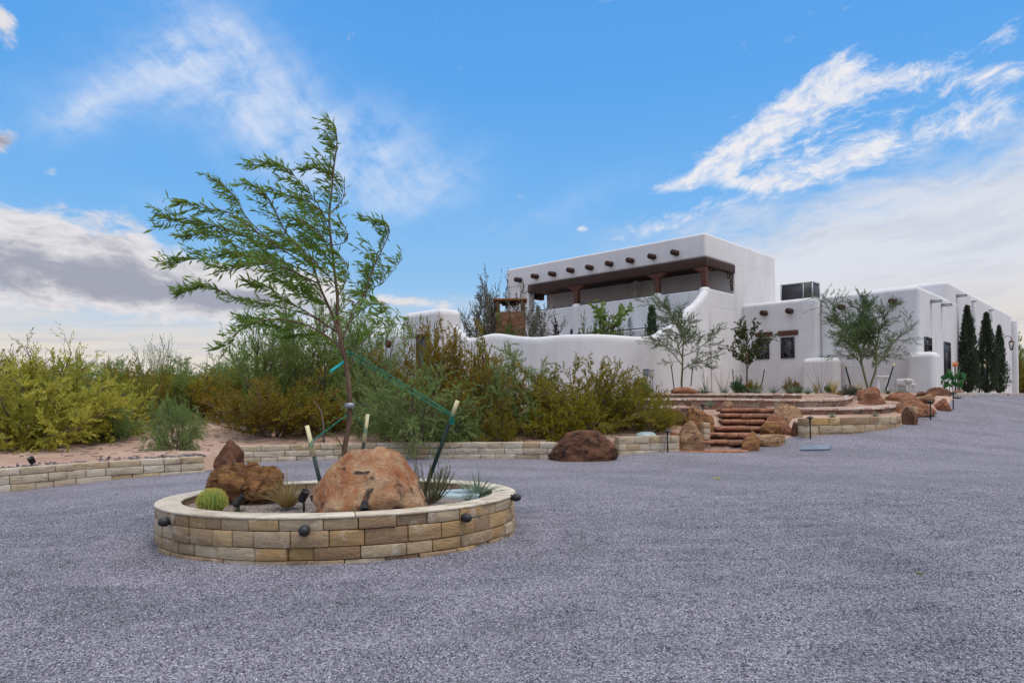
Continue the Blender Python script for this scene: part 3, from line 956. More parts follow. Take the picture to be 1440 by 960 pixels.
# timber: soffit, beams, posts with corbels
b = MB()
hbox(b, TA + .1, TB - .06, TC + .1, TC + 2.93, 8.02, 8.10)
for k in range(20):
    bb = TC + .14 + k * .138
    hbox(b, TA + .12, TB - .08, bb, bb + .128, 7.995, 8.021)
b.build('soffit', [M['wood']], house, HB)
b = MB()
hbox(b, TA - .03, TB - 1.62, TC - .03, TC + .27, 7.70, 8.115)
hbox(b, TA - .028, TA + .26, TC + .272, TC + 2.96, 7.74, 8.113)
hbox(b, TB - .34, TB - .06, TC + .5, TC + 2.96, 7.72, 8.112)
b.build('beam', [M['wood']], house, HB, bevel=.015)
for px in (991, 923, 809):
    a, _ = on_front(px, 400, TC)
    a = max(a, TA + .14)
    b = MB()
    hbox(b, a - .12, a + .12, TC + .02, TC + .26, 6.6, 7.71)
    prof = [(-.50, 7.72), (-.50, 7.64), (-.36, 7.60), (-.28, 7.52), (-.15, 7.46), (.15, 7.46), (.28, 7.52), (.36, 7.60), (.50, 7.64), (.50, 7.72)]
    if px == 991:
        prof = [(-.12, 7.72), (-.12, 7.46)] + prof[5:]
    V = [HW(a + x, TC + yy, z - .02) for yy in (.0, .24) for x, z in prof]
    n_ = len(prof)
    F = [tuple(range(n_)), tuple(range(2 * n_ - 1, n_ - 1, -1))] + [(i, i + n_, (i + 1) % n_ + n_, (i + 1) % n_) for i in range(n_)]
    b.add(V, F)
    if px == 991:
        V = [HW(a + yy - .12, TC + .12 + x, z - .021) for yy in (.0, .24) for x, z in prof[2:]]
        n2 = len(prof) - 2
        b.add(V + [], [tuple(range(n2)), tuple(range(2 * n2 - 1, n2 - 1, -1))] + [(i, i + n2, (i + 1) % n2 + n2, (i + 1) % n2) for i in range(n2)])
    b.build('post', [M['redwood']], house, HB, bevel=.02)
    # rounded stucco pier under it
    q = HW(a, TC + .12, 0)
    b = MB()
    b.lathe([(.27, Z0), (.27, 6.52), (.25, 6.66), (.19, 6.74), (.08, 6.775), (0.01, 6.78)], (q[0], q[1], 0), 20)
    b.build('post_base', [M['stucco']], house, HB, smooth=True)
# scrolled bracket at the far end of the side opening
a = TA + .10
b = MB()
base = np.array(HW(a, TC + 2.93, 7.72))
dirv = np.array((-U2[0], -U2[1], 0))
for k, (r0, cx_, cz_) in enumerate(((.16, .16, -.16), (.13, .13, -.47), (.10, .10, -.72), (.15, .42, -.12))):
    th = np.linspace(0, 2 * math.pi * .95, 12)
    b.tube([base + dirv * (cx_ + r0 * math.cos(t)) + np.array((0, 0, cz_ + r0 * math.sin(t))) for t in th], .035, 5)
b.build('bracket', [M['wood']], house, HB)
# thin dark cap rails
b = MB()
hbox(b, TA + .3, TB - .05, TC + .05, TC + .2, 6.672, 6.70)
b.build('rail_cap', [M['iron']], house, HB)
led = wall_smooth(wallpart('ledge', [(TA + 1.6, TA + 8.6, TC - .9, TC + .01, Z0, 5.02)], .06))
b = MB()
hbox(b, TA + 1.65, TA + 8.5, TC - .86, TC - .78, 5.03, 5.075)
b.build('rail', [M['iron']], house, HB)
# projecting log ends
def viga(a, b_, z, r=.135, ln=.42, back=.12):
    b = MB()
    p0, p1 = np.array(HW(a, b_ + back, z)), np.array(HW(a, b_ - ln, z - .01))
    b.tube([p0, p0 * .1 + p1 * .9, p1], [r, r, r * .92], 14)
    b.build('log_end', [M['wood']], house, HB)
for k in range(9):
    t = 1.46 + (11.23 - 1.46) * k / 8
    viga(TA + t, TC, 8.50 + .02 * math.sin(k * 3))
for px, py in ((1074, 440), (1110, 437)):
    a, z = on_front(px, py, -.5)
    viga(a, -.30, z)
for px, py in ((1183, 431.5), (1218.5, 427.5), (1255, 423.5)):
    a, z = on_front(px, py, -.2)
    viga(a, 0, z)
# small screened windows with timber lintels
for (x0, x1, y0, y1), (l0, l1, m0, m1) in (((1063.5, 1081.5, 475.5, 505), (1062, 1086, 467, 473)), ((1098, 1117, 474, 503.5), (1093.5, 1122, 464.5, 471.5))):
    a1, z1 = on_front(x0, y0, -.32)
    a0, _ = on_front(x1, y0, -.32)
    _, z0 = on_front((x0 + x1) / 2, (y1 + y1) / 2, -.32)
    _, z1 = on_front((x0 + x1) / 2, y0, -.32)
    b = MB()
    w = .07
    hbox(b, a0, a0 + w, -.36, -.24, z0, z1)
    hbox(b, a1 - w, a1, -.36, -.24, z0, z1)
    hbox(b, a0 + w, a1 - w, -.358, -.24, z0, z0 + w)
    hbox(b, a0 + w, a1 - w, -.358, -.24, z1 - w, z1)
    win = b.build('window', [M['iron']], house, HB)
    b = MB()
    hbox(b, a0 + w, a1 - w, -.318, -.30, z0 + w, z1 - w)
    g_ = b.build('pane', [M['glass']], win)
    b = MB()
    rg = random.Random(int(x0))
    nx2, nz2 = 6, 8
    aa0, aa1, zz0, zz1 = a0 + w, a1 - w, z0 + w, z1 - w
    for i in range(nx2):
        for j in range(nz2):
            if rg.random() < .8:
                ca, cz = aa0 + (i + .5) * (aa1 - aa0) / nx2, zz0 + (j + .5) * (zz1 - zz0) / nz2
                th = np.linspace(rg.uniform(0, 6), rg.uniform(9, 11), 7)
                b.tube([HW(ca + .035 * math.cos(t), -.33, cz + .04 * math.sin(t)) for t in th], .008, 4)
    sc_ = b.build('grille', [M['grey']], win)
    for k_ in (win, g_, sc_):
        pass
    l1a, lz1 = on_front(l0, m0, -.34)
    l0a, _ = on_front(l1, m0, -.34)
    _, lz1 = on_front((l0 + l1) / 2, m0, -.34)
    _, lz0 = on_front((l0 + l1) / 2, m1, -.34)
    b = MB()
    hbox(b, l0a, l1a, -.37, -.2, lz0, lz1)
    b.build('lintel', [M['redwood']], house, HB, bevel=.02)
# tall windows and door on the right hand face
def side_window(x0, x1, y0, y1, nm, rows):
    b0, _ = on_side(x0, y0, -.02)
    b1, _ = on_side(x1, y0, -.02)
    _, z1 = on_side((x0 + x1) / 2, y0, -.02)
    _, z0 = on_side((x0 + x1) / 2, y1, -.02)
    w = .07
    b = MB()
    hbox(b, -.06, .05, b0, b0 + w, z0, z1)
    hbox(b, -.06, .05, b1 - w, b1, z0, z1)
    hbox(b, -.058, .05, b0 + w, b1 - w, z0, z0 + w)
    hbox(b, -.058, .05, b0 + w, b1 - w, z1 - w, z1)
    bm_ = (b0 + b1) / 2
    hbox(b, -.05, .04, bm_ - .02, bm_ + .02, z0 + w, z1 - w)
    for k in range(1, rows):
        zz = z0 + (z1 - z0) * k / rows
        hbox(b, -.048, .04, b0 + w, b1 - w, zz - .018, zz + .018)
    f = b.build(nm, [M['iron']], house, HB)
    b = MB()
    hbox(b, -.03, -.004, b0 + w * .9, b1 - w * .9, z0 + w * .9, z1 - w * .9)
    b.build('pane', [M['glass']], f)
side_window(1300.2, 1309.5, 474, 494.5, 'window', 2)
side_window(1327.5, 1336, 481, 531, 'door', 4)
side_window(1371, 1379, 493, 538, 'window', 3)
# canales (roof spouts) on the right hand face
for px, py in ((1311, 425), (1326, 430), (1348, 417)):
    b_, z = on_side(px - 2, py, 0)
    b = MB()
    hbox(b, -.42, .1, b_ - .12, b_ + .12, z - .03, z + .01)
    hbox(b, -.418, .1, b_ - .12, b_ - .10, z + .012, z + .10)
    hbox(b, -.418, .1, b_ + .10, b_ + .12, z + .012, z + .10)
    b.build('roof_spout', [M['grey']], house, HB)
for px, y0, y1 in ((1367.5, 424, 450), (1392, 436, 452)):
    b_, z1 = on_side(px, y0, 0)
    _, z0 = on_side(px, y1, 0)
    b = MB()
    hbox(b, -.14, .1, b_ - .17, b_ + .17, z0, z1)
    hbox(b, -.18, .1, b_ - .23, b_ + .23, z1 - .01, z1 + .08)
    b.build('downspout_head', [M['stucco']], house, HB, bevel=.04)
b = MB()
b1_, zt_ = on_side(1424, 451, 0)
hbox(b, -.30, .1, b1_ - .35, b1_ + .10, Z0, zt_)
b.build('corner_buttress', [M['stucco']], house, HB, smooth=False, bevel=.08)
# rounded buttress walls at the foot of the front
for bx in ((3.1, 4.62, -1.0, -.1, Z0, 3.46), (-.72, .36, -.92, .3, Z0, 3.48)):
    wall_smooth(wallpart('buttress', [bx], .24, seg=5))
# children of parts were built in world coordinates: shift them under their part
for o in list(bpy.data.objects):
    if o.parent and o.parent.parent is house:
        o.location = -Vector(HB) * 1.0
        o.data.transform(Matrix.Translation(Vector((0, 0, 0))))

# rooftop air conditioner
ca, cz = on_front(1143, 414, 1.0)
acb = HW(ca, 1.0, 5.95)
q = thing('air_conditioner', 'grey boxy air conditioner on the flat roof right of the tower', 'air conditioner', acb)
b = MB()
ax0, ax1, ab0, ab1, az0 = ca, ca + 1.55, 1.0, 2.0, 6.02
ztop_ = on_front(1143, 395, 1.0)[1]
hbox(b, ax0, ax1, ab0, ab1, az0, az0 + .22)
hbox(b, ax0, ax1, ab0, ab1, ztop_ - .05, ztop_)
for (a, bb) in ((ax0, ab0), (ax1 - .06, ab0), (ax0, ab1 - .06), (ax1 - .06, ab1 - .06), (ax0 + .42, ab0)):
    hbox(b, a, a + .06, bb, bb + .06, az0 + .22, ztop_ - .05)
b.build('casing', [M['grey']], q, acb)
b = MB()
hbox(b, ax0 + .03, ax1 - .03, ab0 + .03, ab1 - .03, az0 + .21, ztop_ - .04)
b.build('coil_grille', [M['acdark']], q, acb)
b = MB()
hbox(b, ax0 + .2, ax1 - .2, ab0 + .1, ab1 - .1, 5.9, az0 + .01)
b.build('base_frame', [M['iron']], q, acb)

# ------------------------------------------------------------------ courtyard wall (swept, rounded top)
def swept(name, pts, z0, thick, label, cat, n=6, group=None):
    """pts: (x, y, ztop)"""
    p = smooth_path(pts, n)
    d = np.gradient(p[:, :2], axis=0)
    d /= np.linalg.norm(d, axis=1)[:, None] + 1e-9
    nr = np.stack((-d[:, 1], d[:, 0]), -1)
    h = thick / 2
    sec = [(-h - .08, None), (-h, -.30), (-h * .96, -.15), (-h * .72, -.05), (-h * .3, 0), (h * .3, 0), (h * .72, -.05), (h * .96, -.15), (h, -.30), (h + .08, None)]
    V = []
    for i in range(len(p)):
        for o_, dz_ in sec:
            V.append((p[i, 0] + nr[i, 0] * o_, p[i, 1] + nr[i, 1] * o_, z0 if dz_ is None else p[i, 2] + dz_))
    m_ = len(sec)
    F = [(i * m_ + k, i * m_ + k + 1, (i + 1) * m_ + k + 1, (i + 1) * m_ + k) for i in range(len(p) - 1) for k in range(m_ - 1)]
    F += [tuple(range(m_))[::-1], tuple((len(p) - 1) * m_ + k for k in range(m_))]
    b = MB()
    b.add(V, F)
    o = b.build(name, [M['stucco']], loc=(p[0][0], p[0][1], z0), smooth=True)
    bm = bmesh.new()
    bm.from_mesh(o.data)
    bmesh.ops.recalc_face_normals(bm, faces=bm.faces)
    bm.to_mesh(o.data)
    bm.free()
    return tag(o, label, cat, group)
cw = [(990, 407, 32.15), (983, 417, 31.7), (973, 428, 31.3), (966, 433, 31.0), (958, 443, 30.7), (950, 449, 30.4), (942, 458, 30.0), (930, 463, 29.6), (918, 471, 29.2), (895, 473.5, 28.8), (860, 471, 28.6), (830, 470, 28.6), (790, 471, 28.9),
      (757, 474, 29.3), (730, 472.5, 29.9), (697, 469, 30.5), (668, 475, 31.0), (657, 473.5, 31.2), (649, 466, 31.4), (642, 459, 31.6), (634, 455, 31.8)]
swept('courtyard_wall', [tuple(P(*c)) for c in cw], 1.0, .42, 'smooth white wavy topped courtyard wall stepping up to the balcony corner', 'wall')
lw = [(580, 470, 33.5), (560, 470, 33.8), (540, 471, 34.6), (505, 473, 36.0), (470, 476, 38)]
swept('garden_wall', [tuple(P(*c)) for c in lw], 1.0, .4, 'low white stucco wall left of the rounded gate house, seen through the young tree', 'wall')
# gate house
gt = P(620, 431, 31.0)
G0 = np.array((gt.x, gt.y))
gh = thing('gate_house', 'small white rounded gate house with a dark timber doorway', 'gate house', (gt.x, gt.y, 1.2))
def GW(a, b_, z):
    q = G0 + U1 * a + U2 * b_
    return (q[0], q[1], z)
def gbox(mb, a0, a1, b0, b1, z0, z1):
    return mb.add([GW(a, b_, z) for z in (z0, z1) for a, b_ in ((a1, b0), (a0, b0), (a0, b1), (a1, b1))], BOXF)
b = MB()
gbox(b, 0, 2.8, 0, 1.35, 1.0, 5.83)
wall_smooth(b.build('wall', [M['stucco']], gh, (gt.x, gt.y, 1.2), smooth=True, bevel=.30, bseg=6))
b = MB()
gbox(b, .9, 1.58, -.03, .3, 1.2, 4.62)
b.build('door', [M['iron']], gh, (gt.x, gt.y, 1.2))
b = MB()
gbox(b, .80, 1.68, -.06, .2, 4.622, 4.76)
gbox(b, 1.582, 1.66, -.05, .2, 1.2, 4.62)
gbox(b, .82, .898, -.05, .2, 1.2, 4.62)
b.build('door_frame', [M['wood']], gh, (gt.x, gt.y, 1.2))

# stone fireplace chimney in the courtyard
fp = P(718, 470, 34.0)
fz0, fzt = 1.4, P(718, 422.5, 34.0).z
fw = 42 * .034
f_ = thing('outdoor_chimney', 'square brown stone chimney with an open top and flat cap, behind the wavy white wall', 'chimney', (fp.x, fp.y, fz0))
def frot(mb, x, y, z, sx, sy, sz, mi=0):
    return mb.box((fp.x + x, fp.y + y, z), (sx, sy, sz), 0.0, mi)
zb = P(718, 440, 34).z
b = MB()
frot(b, 0, 0, (fz0 + zb) / 2, fw, fw * .8, zb - fz0)
b.build('stack', [M['chimstone']], f_, (fp.x, fp.y, fz0), bevel=.02)
for sx in (-1, 1):
    for sy in (-1, 1):
        b = MB()
        frot(b, sx * (fw / 2 - .11), sy * (fw * .4 - .11), (zb + fzt + .08) / 2 - .08, .2, .2, fzt - .08 - zb)
        b.build('pillar', [M['chimstone']], f_, (fp.x, fp.y, fz0))
b = MB()
frot(b, 0, 0, fzt - .03, fw + .16, fw * .8 + .16, .10)
b.build('cap', [M['rockB']], f_, (fp.x, fp.y, fz0), bevel=.02)
b = MB()
frot(b, 0, 0, (zb + fzt) / 2 + .12, fw * .55, fw * .3, .10)
b.build('damper', [M['iron']], f_, (fp.x, fp.y, fz0))

# bed kerb along the right hand face
rng = random.Random(5)
b = MB()
coursed(b, Path([(17.9, 28.5), (18.4, 29.0), (35.4, 47.7)]), 1.45, 1.78, .18, [.2], (.3, .5), rng, core=False)
tag(b.build('kerb', [M['kerb']], loc=(18.4, 29, 1.6), bevel=.01), 'low grey block kerb edging the bed along the right hand house wall', 'kerb')
# ------------------------------------------------------------------ boulders
def boulder(label, x0, x1, y0, y1, d, m, seed, depth=.75, sub=4, planes=9, rough=.10, rz=None, sink=.36, prof=None, name='boulder', group=None, flat=0.0, ang=.93, crack=.35):
    rg = random.Random(seed)
    p0, p1 = P(x0, y1, d), P(x1, y1, d)
    top = P((x0 + x1) / 2, y0, d)
    w = (p1.x - p0.x)
    base = min(p0.z, p1.z)
    base = P((x0 + x1) / 2, y1, d).z
    h = top.z - base
    c = ((p0.x + p1.x) / 2, d + w * depth * .25, base)
    bm = bmesh.new()
    bmesh.ops.create_icosphere(bm, subdivisions=sub, radius=1.0)
    V = np.array([v.co for v in bm.verts])
    F = [tuple(v.index for v in f.verts) for f in bm.faces]
    bm.free()
    o_ = np.array([rg.uniform(-50, 50) for _ in range(3)])
    for k in range(planes):
        n = np.array([rg.gauss(0, 1), rg.gauss(0, 1), rg.gauss(0, .7) + .25])
        n /= np.linalg.norm(n)
        dd = rg.uniform(.50, .82)
        wob = np.array([noise.noise(Vector(v * 2.2 + o_ + k)) for v in V]) * .05
        s_ = V @ n
        V = V - np.maximum(0, s_ - dd - wob)[:, None] * n * ang
    if flat:
        V[:, 2] = np.where(V[:, 2] > flat, flat + (V[:, 2] - flat) * .12, V[:, 2])
    disp = np.array([noise.noise(Vector(v * 1.7 + o_)) * .8 + noise.noise(Vector(v * 3.9 + o_)) * .45 - (1 - min(1, abs(noise.noise(Vector(v * 2.6 + o_ * 1.3))) * 5)) * crack
                     + abs(noise.noise(Vector(v * 6.5 + o_))) * .5 + noise.noise(Vector(v * 14 + o_)) * .22 + noise.noise(Vector(v * 30 + o_)) * .10 for v in V])
    nn = V / (np.linalg.norm(V, axis=1)[:, None] + 1e-9)
    V = V + nn * (disp * rough * 1.15)[:, None]
    ex = np.abs(V).max(0)
    lo, hi = V.min(0), V.max(0)
    V[:, 0] = (V[:, 0] - (lo[0] + hi[0]) / 2) / (hi[0] - lo[0]) * w
    V[:, 1] = (V[:, 1] - (lo[1] + hi[1]) / 2) / (hi[1] - lo[1]) * w * depth
    V[:, 2] = (V[:, 2] - lo[2]) / (hi[2] - lo[2])
    V[:, 2] = (V[:, 2] - sink) / (1 - sink)
    if prof is not None:
        xs, hs = zip(*prof)
        V[:, 2] = np.where(V[:, 2] > 0, V[:, 2] * np.interp(V[:, 0] / (w / 2), xs, hs), V[:, 2])
    V[:, 2] *= h
    V[:, 2] = np.maximum(V[:, 2], -.35)
    b = MB()
    b.add(V + np.array(c), F)
    o = b.build(name, [M[m]], loc=c, smooth=True)
    return tag(o, label, 'boulder', group)
boulder('big rounded orange and cream boulder with dark lichen patches at the front of the planter', 428, 598, 628, 728, 7.85, 'rockA', 3, .80, 5, 6, .075, crack=.12, sink=.45,
        prof=[(-1, .5), (-.85, .58), (-.6, .76), (-.3, .93), (0, 1.0), (.2, 1.03), (.45, 1.04), (.65, .99), (.85, .97), (1, .95)], ang=.7)
boulder('blocky ochre brown boulder with deep cracks beside the barrel cactus', 280, 399, 650, 711, 8.95, 'rockB', 12, .66, 5, 10, .13, crack=1.3, sink=.42, flat=.5,
        prof=[(-1, .7), (-.6, .98), (0, 1.02), (.6, 1.0), (1, .95)])
boulder('small pointed dark brown boulder filling the gap between the two low walls', 290, 338, 620, 664, 17.5, 'rockC', 8, .9, 4, 9, .16, prof=[(-1, .5), (-.3, .9), (.2, 1.05), (1, .8)])
boulder('wide flat topped dark brown boulder set into the low wall line', 767, 872, 607, 648, 18.7, 'rockC', 21, .6, 5, 8, .10, sink=.28, flat=.75, prof=[(-1, .4), (-.8, .7), (-.45, 1.05), (-.1, 1.1), (.3, 1.05), (.6, .98), (.8, .9), (1, .6)])
G = 'boulders flanking the red stone steps'
boulder('tan topped brown boulder left of the bottom steps, behind a black path light', 950, 993, 586, 632, 20.35, 'rockD', 31, .9, 4, 9, .13, group=G, prof=[(-1, .5), (-.4, .7), (.1, .98), (.6, 1.05), (1, .75)])
boulder('rounded orange boulder behind the white block pillar left of the steps', 966, 1009, 570, 612, 21.4, 'rockB', 32, .9, 4, 7, .11, group=G)
boulder('flat faced brown boulder left of the steps, half behind the olive bush', 934, 969, 574, 598, 22.2, 'rockC', 33, .8, 4, 8, .06, group=G, flat=.5)
boulder('small brown lump at the foot of the tan topped boulder', 941, 953, 607, 616, 20.6, 'rockE', 60, .9, 3, 7, .1, group=G)
boulder('small pale tan stone at the top left end of the steps', 1017, 1034, 564, 574, 23.2, 'rockD', 34, .9, 3, 7, .1, group=G)
boulder('upright squarish brown boulder at the right end of the bottom step', 1043, 1071, 606, 634, 20.3, 'rockB', 35, .8, 4, 9, .10, group=G)
boulder('low wide tan brown boulder right of the bottom step, lying on the gravel', 1066, 1110, 610, 631, 20.75, 'rockD', 36, .7, 4, 9, .11, group=G, flat=.5)
boulder('small squarish brown boulder right of the middle steps', 1071, 1101, 592, 611, 21.1, 'rockB', 37, .8, 4, 9, .09, group=G)
boulder('large dark brown boulder right of the steps, under the big tan one', 1074, 1120, 583, 617, 21.6, 'rockE', 38, .8, 4, 9, .12, group=G)
boulder('narrow brown boulder against the left end of the golden block wall', 1114, 1128, 592, 613, 21.3, 'rockC', 39, .9, 4, 9, .09, group=G)
boulder('big tan boulder with a smooth curved top at the top right of the steps', 1087, 1138, 567, 597, 22.3, 'rockD', 40, .8, 4, 7, .13, group=G, prof=[(-1, .8), (-.5, 1.03), (0, .95), (.5, .9), (1, .6)])
G = 'boulders along the upper terrace and drive'
boulder('large flat red boulder on the upper terrace under the staked feathery tree', 945, 986, 543.5, 554.5, 26.3, 'rockE', 141, .6, 4, 7, .08, group=G, sink=.5, prof=[(-1, .9), (0, 1.0), (1, .9)])
boulder('upright dark boulder beside the two electric boxes', 890, 907, 531, 553, 26.6, 'rockC', 42, .9, 4, 8, .16, group=G)
boulder('small brown stone under the electric boxes', 905, 919, 545, 554, 26.5, 'rockC', 43, .9, 3, 7, .1, group=G)
boulder('large pointed brown boulder at the right end of the flagstone terraces', 1212, 1251, 541, 566, 25.0, 'rockE', 144, .9, 4, 10, .14, sink=.45, group=G, prof=[(-1, .6), (-.4, .95), (.1, 1.03), (1, .5)])
boulder('small orange stone left of the pointed terrace boulder', 1205, 1217, 547, 558, 26.0, 'rockE', 45, .9, 3, 7, .1, group=G)
boulder('long low red boulder stretching right from the pointed terrace boulder', 1245, 1322, 556, 585, 23.8, 'rockE', 46, .4, 4, 8, .09, group=G, prof=[(-1, .6), (-.4, .95), (.2, .95), (.8, 1.0), (1, .6)])
boulder('long flat red slab of rock behind the long low boulder', 1247, 1295, 551, 564, 26.0, 'rockE', 47, .6, 4, 8, .08, group=G, sink=.5)
boulder('orange topped boulder between the long red boulder and the drive edge', 1293, 1317, 554, 565, 25.6, 'rockD', 48, .8, 4, 8, .1, group=G)
boulder('blocky red brown boulder nearest the open gravel drive, by a path light', 1317, 1343, 559.5, 577.5, 25.0, 'rockE', 49, .9, 4, 9, .1, group=G, prof=[(-1, .75), (-.2, 1.0), (.4, 1.03), (1, .6)])
boulder('dark brown boulder wedged into the end of the golden block wall', 1267, 1292, 571, 595, 22.45, 'rockC', 50, .8, 4, 9, .09, group=G)
boulder('low wide dark boulder in the bed beside the big leaved green plant', 1305, 1340, 544, 555, 28.2, 'rockC', 51, .7, 4, 8, .12, group=G, sink=.5)
boulder('flat red stone at the foot of the left cypress', 1337, 1360, 548.5, 555, 30.2, 'rockE', 52, .7, 3, 8, .1, group=G, sink=.5)
boulder('dark stone right of the pale elephant statue', 1287, 1306, 550, 557.5, 27.6, 'rockC', 53, .8, 3, 8, .1, group=G)
boulder('low brown stone beside the dark stone right of the elephant', 1303, 1320, 551, 557, 27.2, 'rockB', 54, .8, 3, 8, .1, group=G, flat=.4)
boulder('small dark stone lying at the foot of the right cypress', 1408, 1419, 552, 557, 37.5, 'rockC', 55, .9, 3, 8, .1, group=G)
# pale block pillar left of the steps
q = P(995, 619, 20.75)
b = MB()
rg = random.Random(4)
for k in range(3):
    b.box((q.x + rg.uniform(-.01, .01), q.y + .2, q.z + .1 + k * .165), (.19, .38, .158), rg.uniform(-.05, .05))
b.box((q.x, q.y + .2, q.z - .1), (.18, .36, .2))
tag(b.build('stone_pillar', [M['cream']], loc=tuple(q), bevel=.012), 'short stack of pale limestone blocks standing left of the red steps', 'stone pillar')

# ------------------------------------------------------------------ red stone steps
st0 = P(1015, 634, 20.3)
st_ = thing('stone_steps', 'flight of rough red sandstone slab steps climbing from the gravel drive', 'steps', tuple(st0))
def slab(name, x0, x1, d, y, depth, th, seed, par, parloc, m='slab'):
    """top front edge at image row y, distance d"""
    a, c = P(x0, y, d), P(x1, y, d)
    z = P((x0 + x1) / 2, y, d).z
    rg = random.Random(seed)
    nx, ny = max(5, int((c.x - a.x) / .05)), 5
    V, F = [], []
    for l in range(2):
        for i in range(nx + 1):
            for j in range(ny + 1):
                x = a.x + (c.x - a.x) * i / nx
                y_ = d + depth * j / ny
                e = 1.0 if (i in (0, nx) or j in (0, ny)) else 0
                x += e * .04 * noise.noise((x * 5, y_ * 5, seed))
                y_ += e * (.05 * noise.noise((x * 2.2, y_ * 3, seed + 9)) + .035 * noise.noise((x * 9, y_ * 5, seed + 9 + l * .25)))
                zz = (z - .012 * abs(noise.noise((x * 3, y_ * 3, seed))) - e * .002) if l else (z - th + .015 * noise.noise((x * 4, y_ * 4, seed)))
                V.append((x, y_, zz))
    n1 = (nx + 1) * (ny + 1)
    I = lambda i, j, l: l * n1 + i * (ny + 1) + j
    for i in range(nx):
        for j in range(ny):
            F.append((I(i, j, 1), I(i + 1, j, 1), I(i + 1, j + 1, 1), I(i, j + 1, 1)))
            F.append((I(i, j, 0), I(i, j + 1, 0), I(i + 1, j + 1, 0), I(i + 1, j, 0)))
    for i in range(nx):
        F += [(I(i, 0, 0), I(i + 1, 0, 0), I(i + 1, 0, 1), I(i, 0, 1)), (I(i + 1, ny, 0), I(i, ny, 0), I(i, ny, 1), I(i + 1, ny, 1))]
    for j in range(ny):
        F += [(I(0, j + 1, 0), I(0, j, 0), I(0, j, 1), I(0, j + 1, 1)), (I(nx, j, 0), I(nx, j + 1, 0), I(nx, j + 1, 1), I(nx, j, 1))]
    b = MB()
    b.add(V, F)
    return b.build(name, [M[m]], par, parloc)
slab('landing_slab', 948, 1054, 20.05, 633.5, .6, .12, 1, st_, st0)
for k, (x0, x1, y, d) in enumerate(((985, 1049, 619.5, 20.72), (996, 1060, 609, 21.12), (1007, 1073, 599.5, 21.52), (1017, 1075, 590, 21.92), (1017, 1088, 581.5, 22.32), (1015, 1092, 573.8, 22.72))):
    rs_ = random.Random(90 + k)
    xm = x0 + (x1 - x0) * (.62, .40, .70, .55, .35, .68)[k]
    slab('step', x0, xm - .4, d + rs_.uniform(-.04, .03), y + rs_.uniform(-.4, .3), .62, .105, 20 + k, st_, st0)
    slab('step', xm + .4, x1, d + rs_.uniform(-.04, .03), y + rs_.uniform(-.3, .5), .62, .125, 40 + k, st_, st0, 'slab' if k % 2 else 'slab2')
    # recessed riser below each tread, its dark colour painting the shaded gap
    a, c = P(x0 + 3, y, d + .10), P(x1 - 2, y, d + .10)
    b = MB()
    zt = P((x0 + x1) / 2, y, d).z - .10
    b.box(((a.x + c.x) / 2, d + .10 + .22, zt - .09), (c.x - a.x, .44, .19))
    b.build('riser', [M['rockC']], st_, st0)

# ------------------------------------------------------------------ flagstone terraces (three curved tiers)
def tier(name, label, pts, back, ztops, hface, seed):
    """front curve pts (px, py_top, d); the paved top runs back to depth 'back'"""
    p = smooth_path([tuple(P(*c)) for c in pts], 8)
    root = thing(name, label, 'terrace wall', (p[0][0], p[0][1], p[0][2] - hface), group='curved red stone terrace walls')
    loc = (p[0][0], p[0][1], p[0][2] - hface)
    b = MB()
    V, F = [], []
    n = len(p)
    for i in range(n):
        x, y, z = p[i]
        j = .02 * noise.noise((x * 3, y * 3, seed))
        for (yy, zz) in ((.09 + j, z - hface - .35), (.03 + j, z - .055)):
            V.append((x, y + yy, zz))
    for i in range(n - 1):
        F.append((2 * i, 2 * i + 2, 2 * i + 3, 2 * i + 1))
    b.add(V, F)
    V = [(x, y + .45, z - hface - .35) for x, y, z in p] + [(x, y + .45, z - .055) for x, y, z in p]
    b.add(V, [(i + 1, i, n + i, n + i + 1) for i in range(n - 1)])
    b.build('wall_face', [M['rubble']], root, loc)
    b = MB()
    V, F = [], []
    for i in range(n):
        x, y, z = p[i]
        j = .02 * noise.noise((x * 4, y * 4, seed + 3))
        by = max(back, y + .5)
        V += [(x, y - .03 + j, z - .055), (x, y - .03 + j, z), (x, y + .35, z + .012), (x, (y + by) / 2, z + .03), (x, by, z + .05), (x, by, z - .3)]
    for i in range(n - 1):
        for k in range(5):
            F.append((i * 6 + k, (i + 1) * 6 + k, (i + 1) * 6 + k + 1, i * 6 + k + 1))
    b.add(V, F)
    b.build('paved_top', [M['flag']], root, loc, smooth=False)
    return root
tier('terrace_wall', 'lowest of the three curved red stone terrace walls, right of the steps above the golden block wall',
     [(1083, 573.5, 23.6), (1110, 574, 23.3), (1150, 574.2, 23.1), (1200, 573.8, 23.1), (1235, 573, 23.3), (1256, 571, 23.8), (1266, 567.5, 24.8)], 25.2, None, .42, 1)
tier('terrace_wall', 'middle curved red stone terrace wall running behind the top of the steps',
     [(880, 561.5, 24.6), (930, 560.8, 24.5), (990, 560.6, 24.4), (1050, 561, 24.3), (1110, 562, 24.3), (1160, 562.2, 24.4), (1184, 561, 24.7), (1196, 558.5, 25.3), (1200, 556.5, 26)], 26.3, None, .34, 2)
tier('terrace_wall', 'topmost straight red stone terrace wall under the bed of blue green tufts',
     [(885, 554.5, 26.2), (930, 553.6, 26.1), (1000, 553.6, 26.0), (1060, 553.7, 26.0), (1100, 554.0, 26.0), (1128, 554.2, 26.05)], 27.0, None, .26, 3)
tier('terrace_wall', 'short red stone terrace wall left of the steps, partly hidden by the olive bush',
     [(872, 573, 23.2), (915, 572.5, 23.0), (950, 572.2, 22.9), (972, 572.2, 22.9)], 24.2, None, .3, 4)

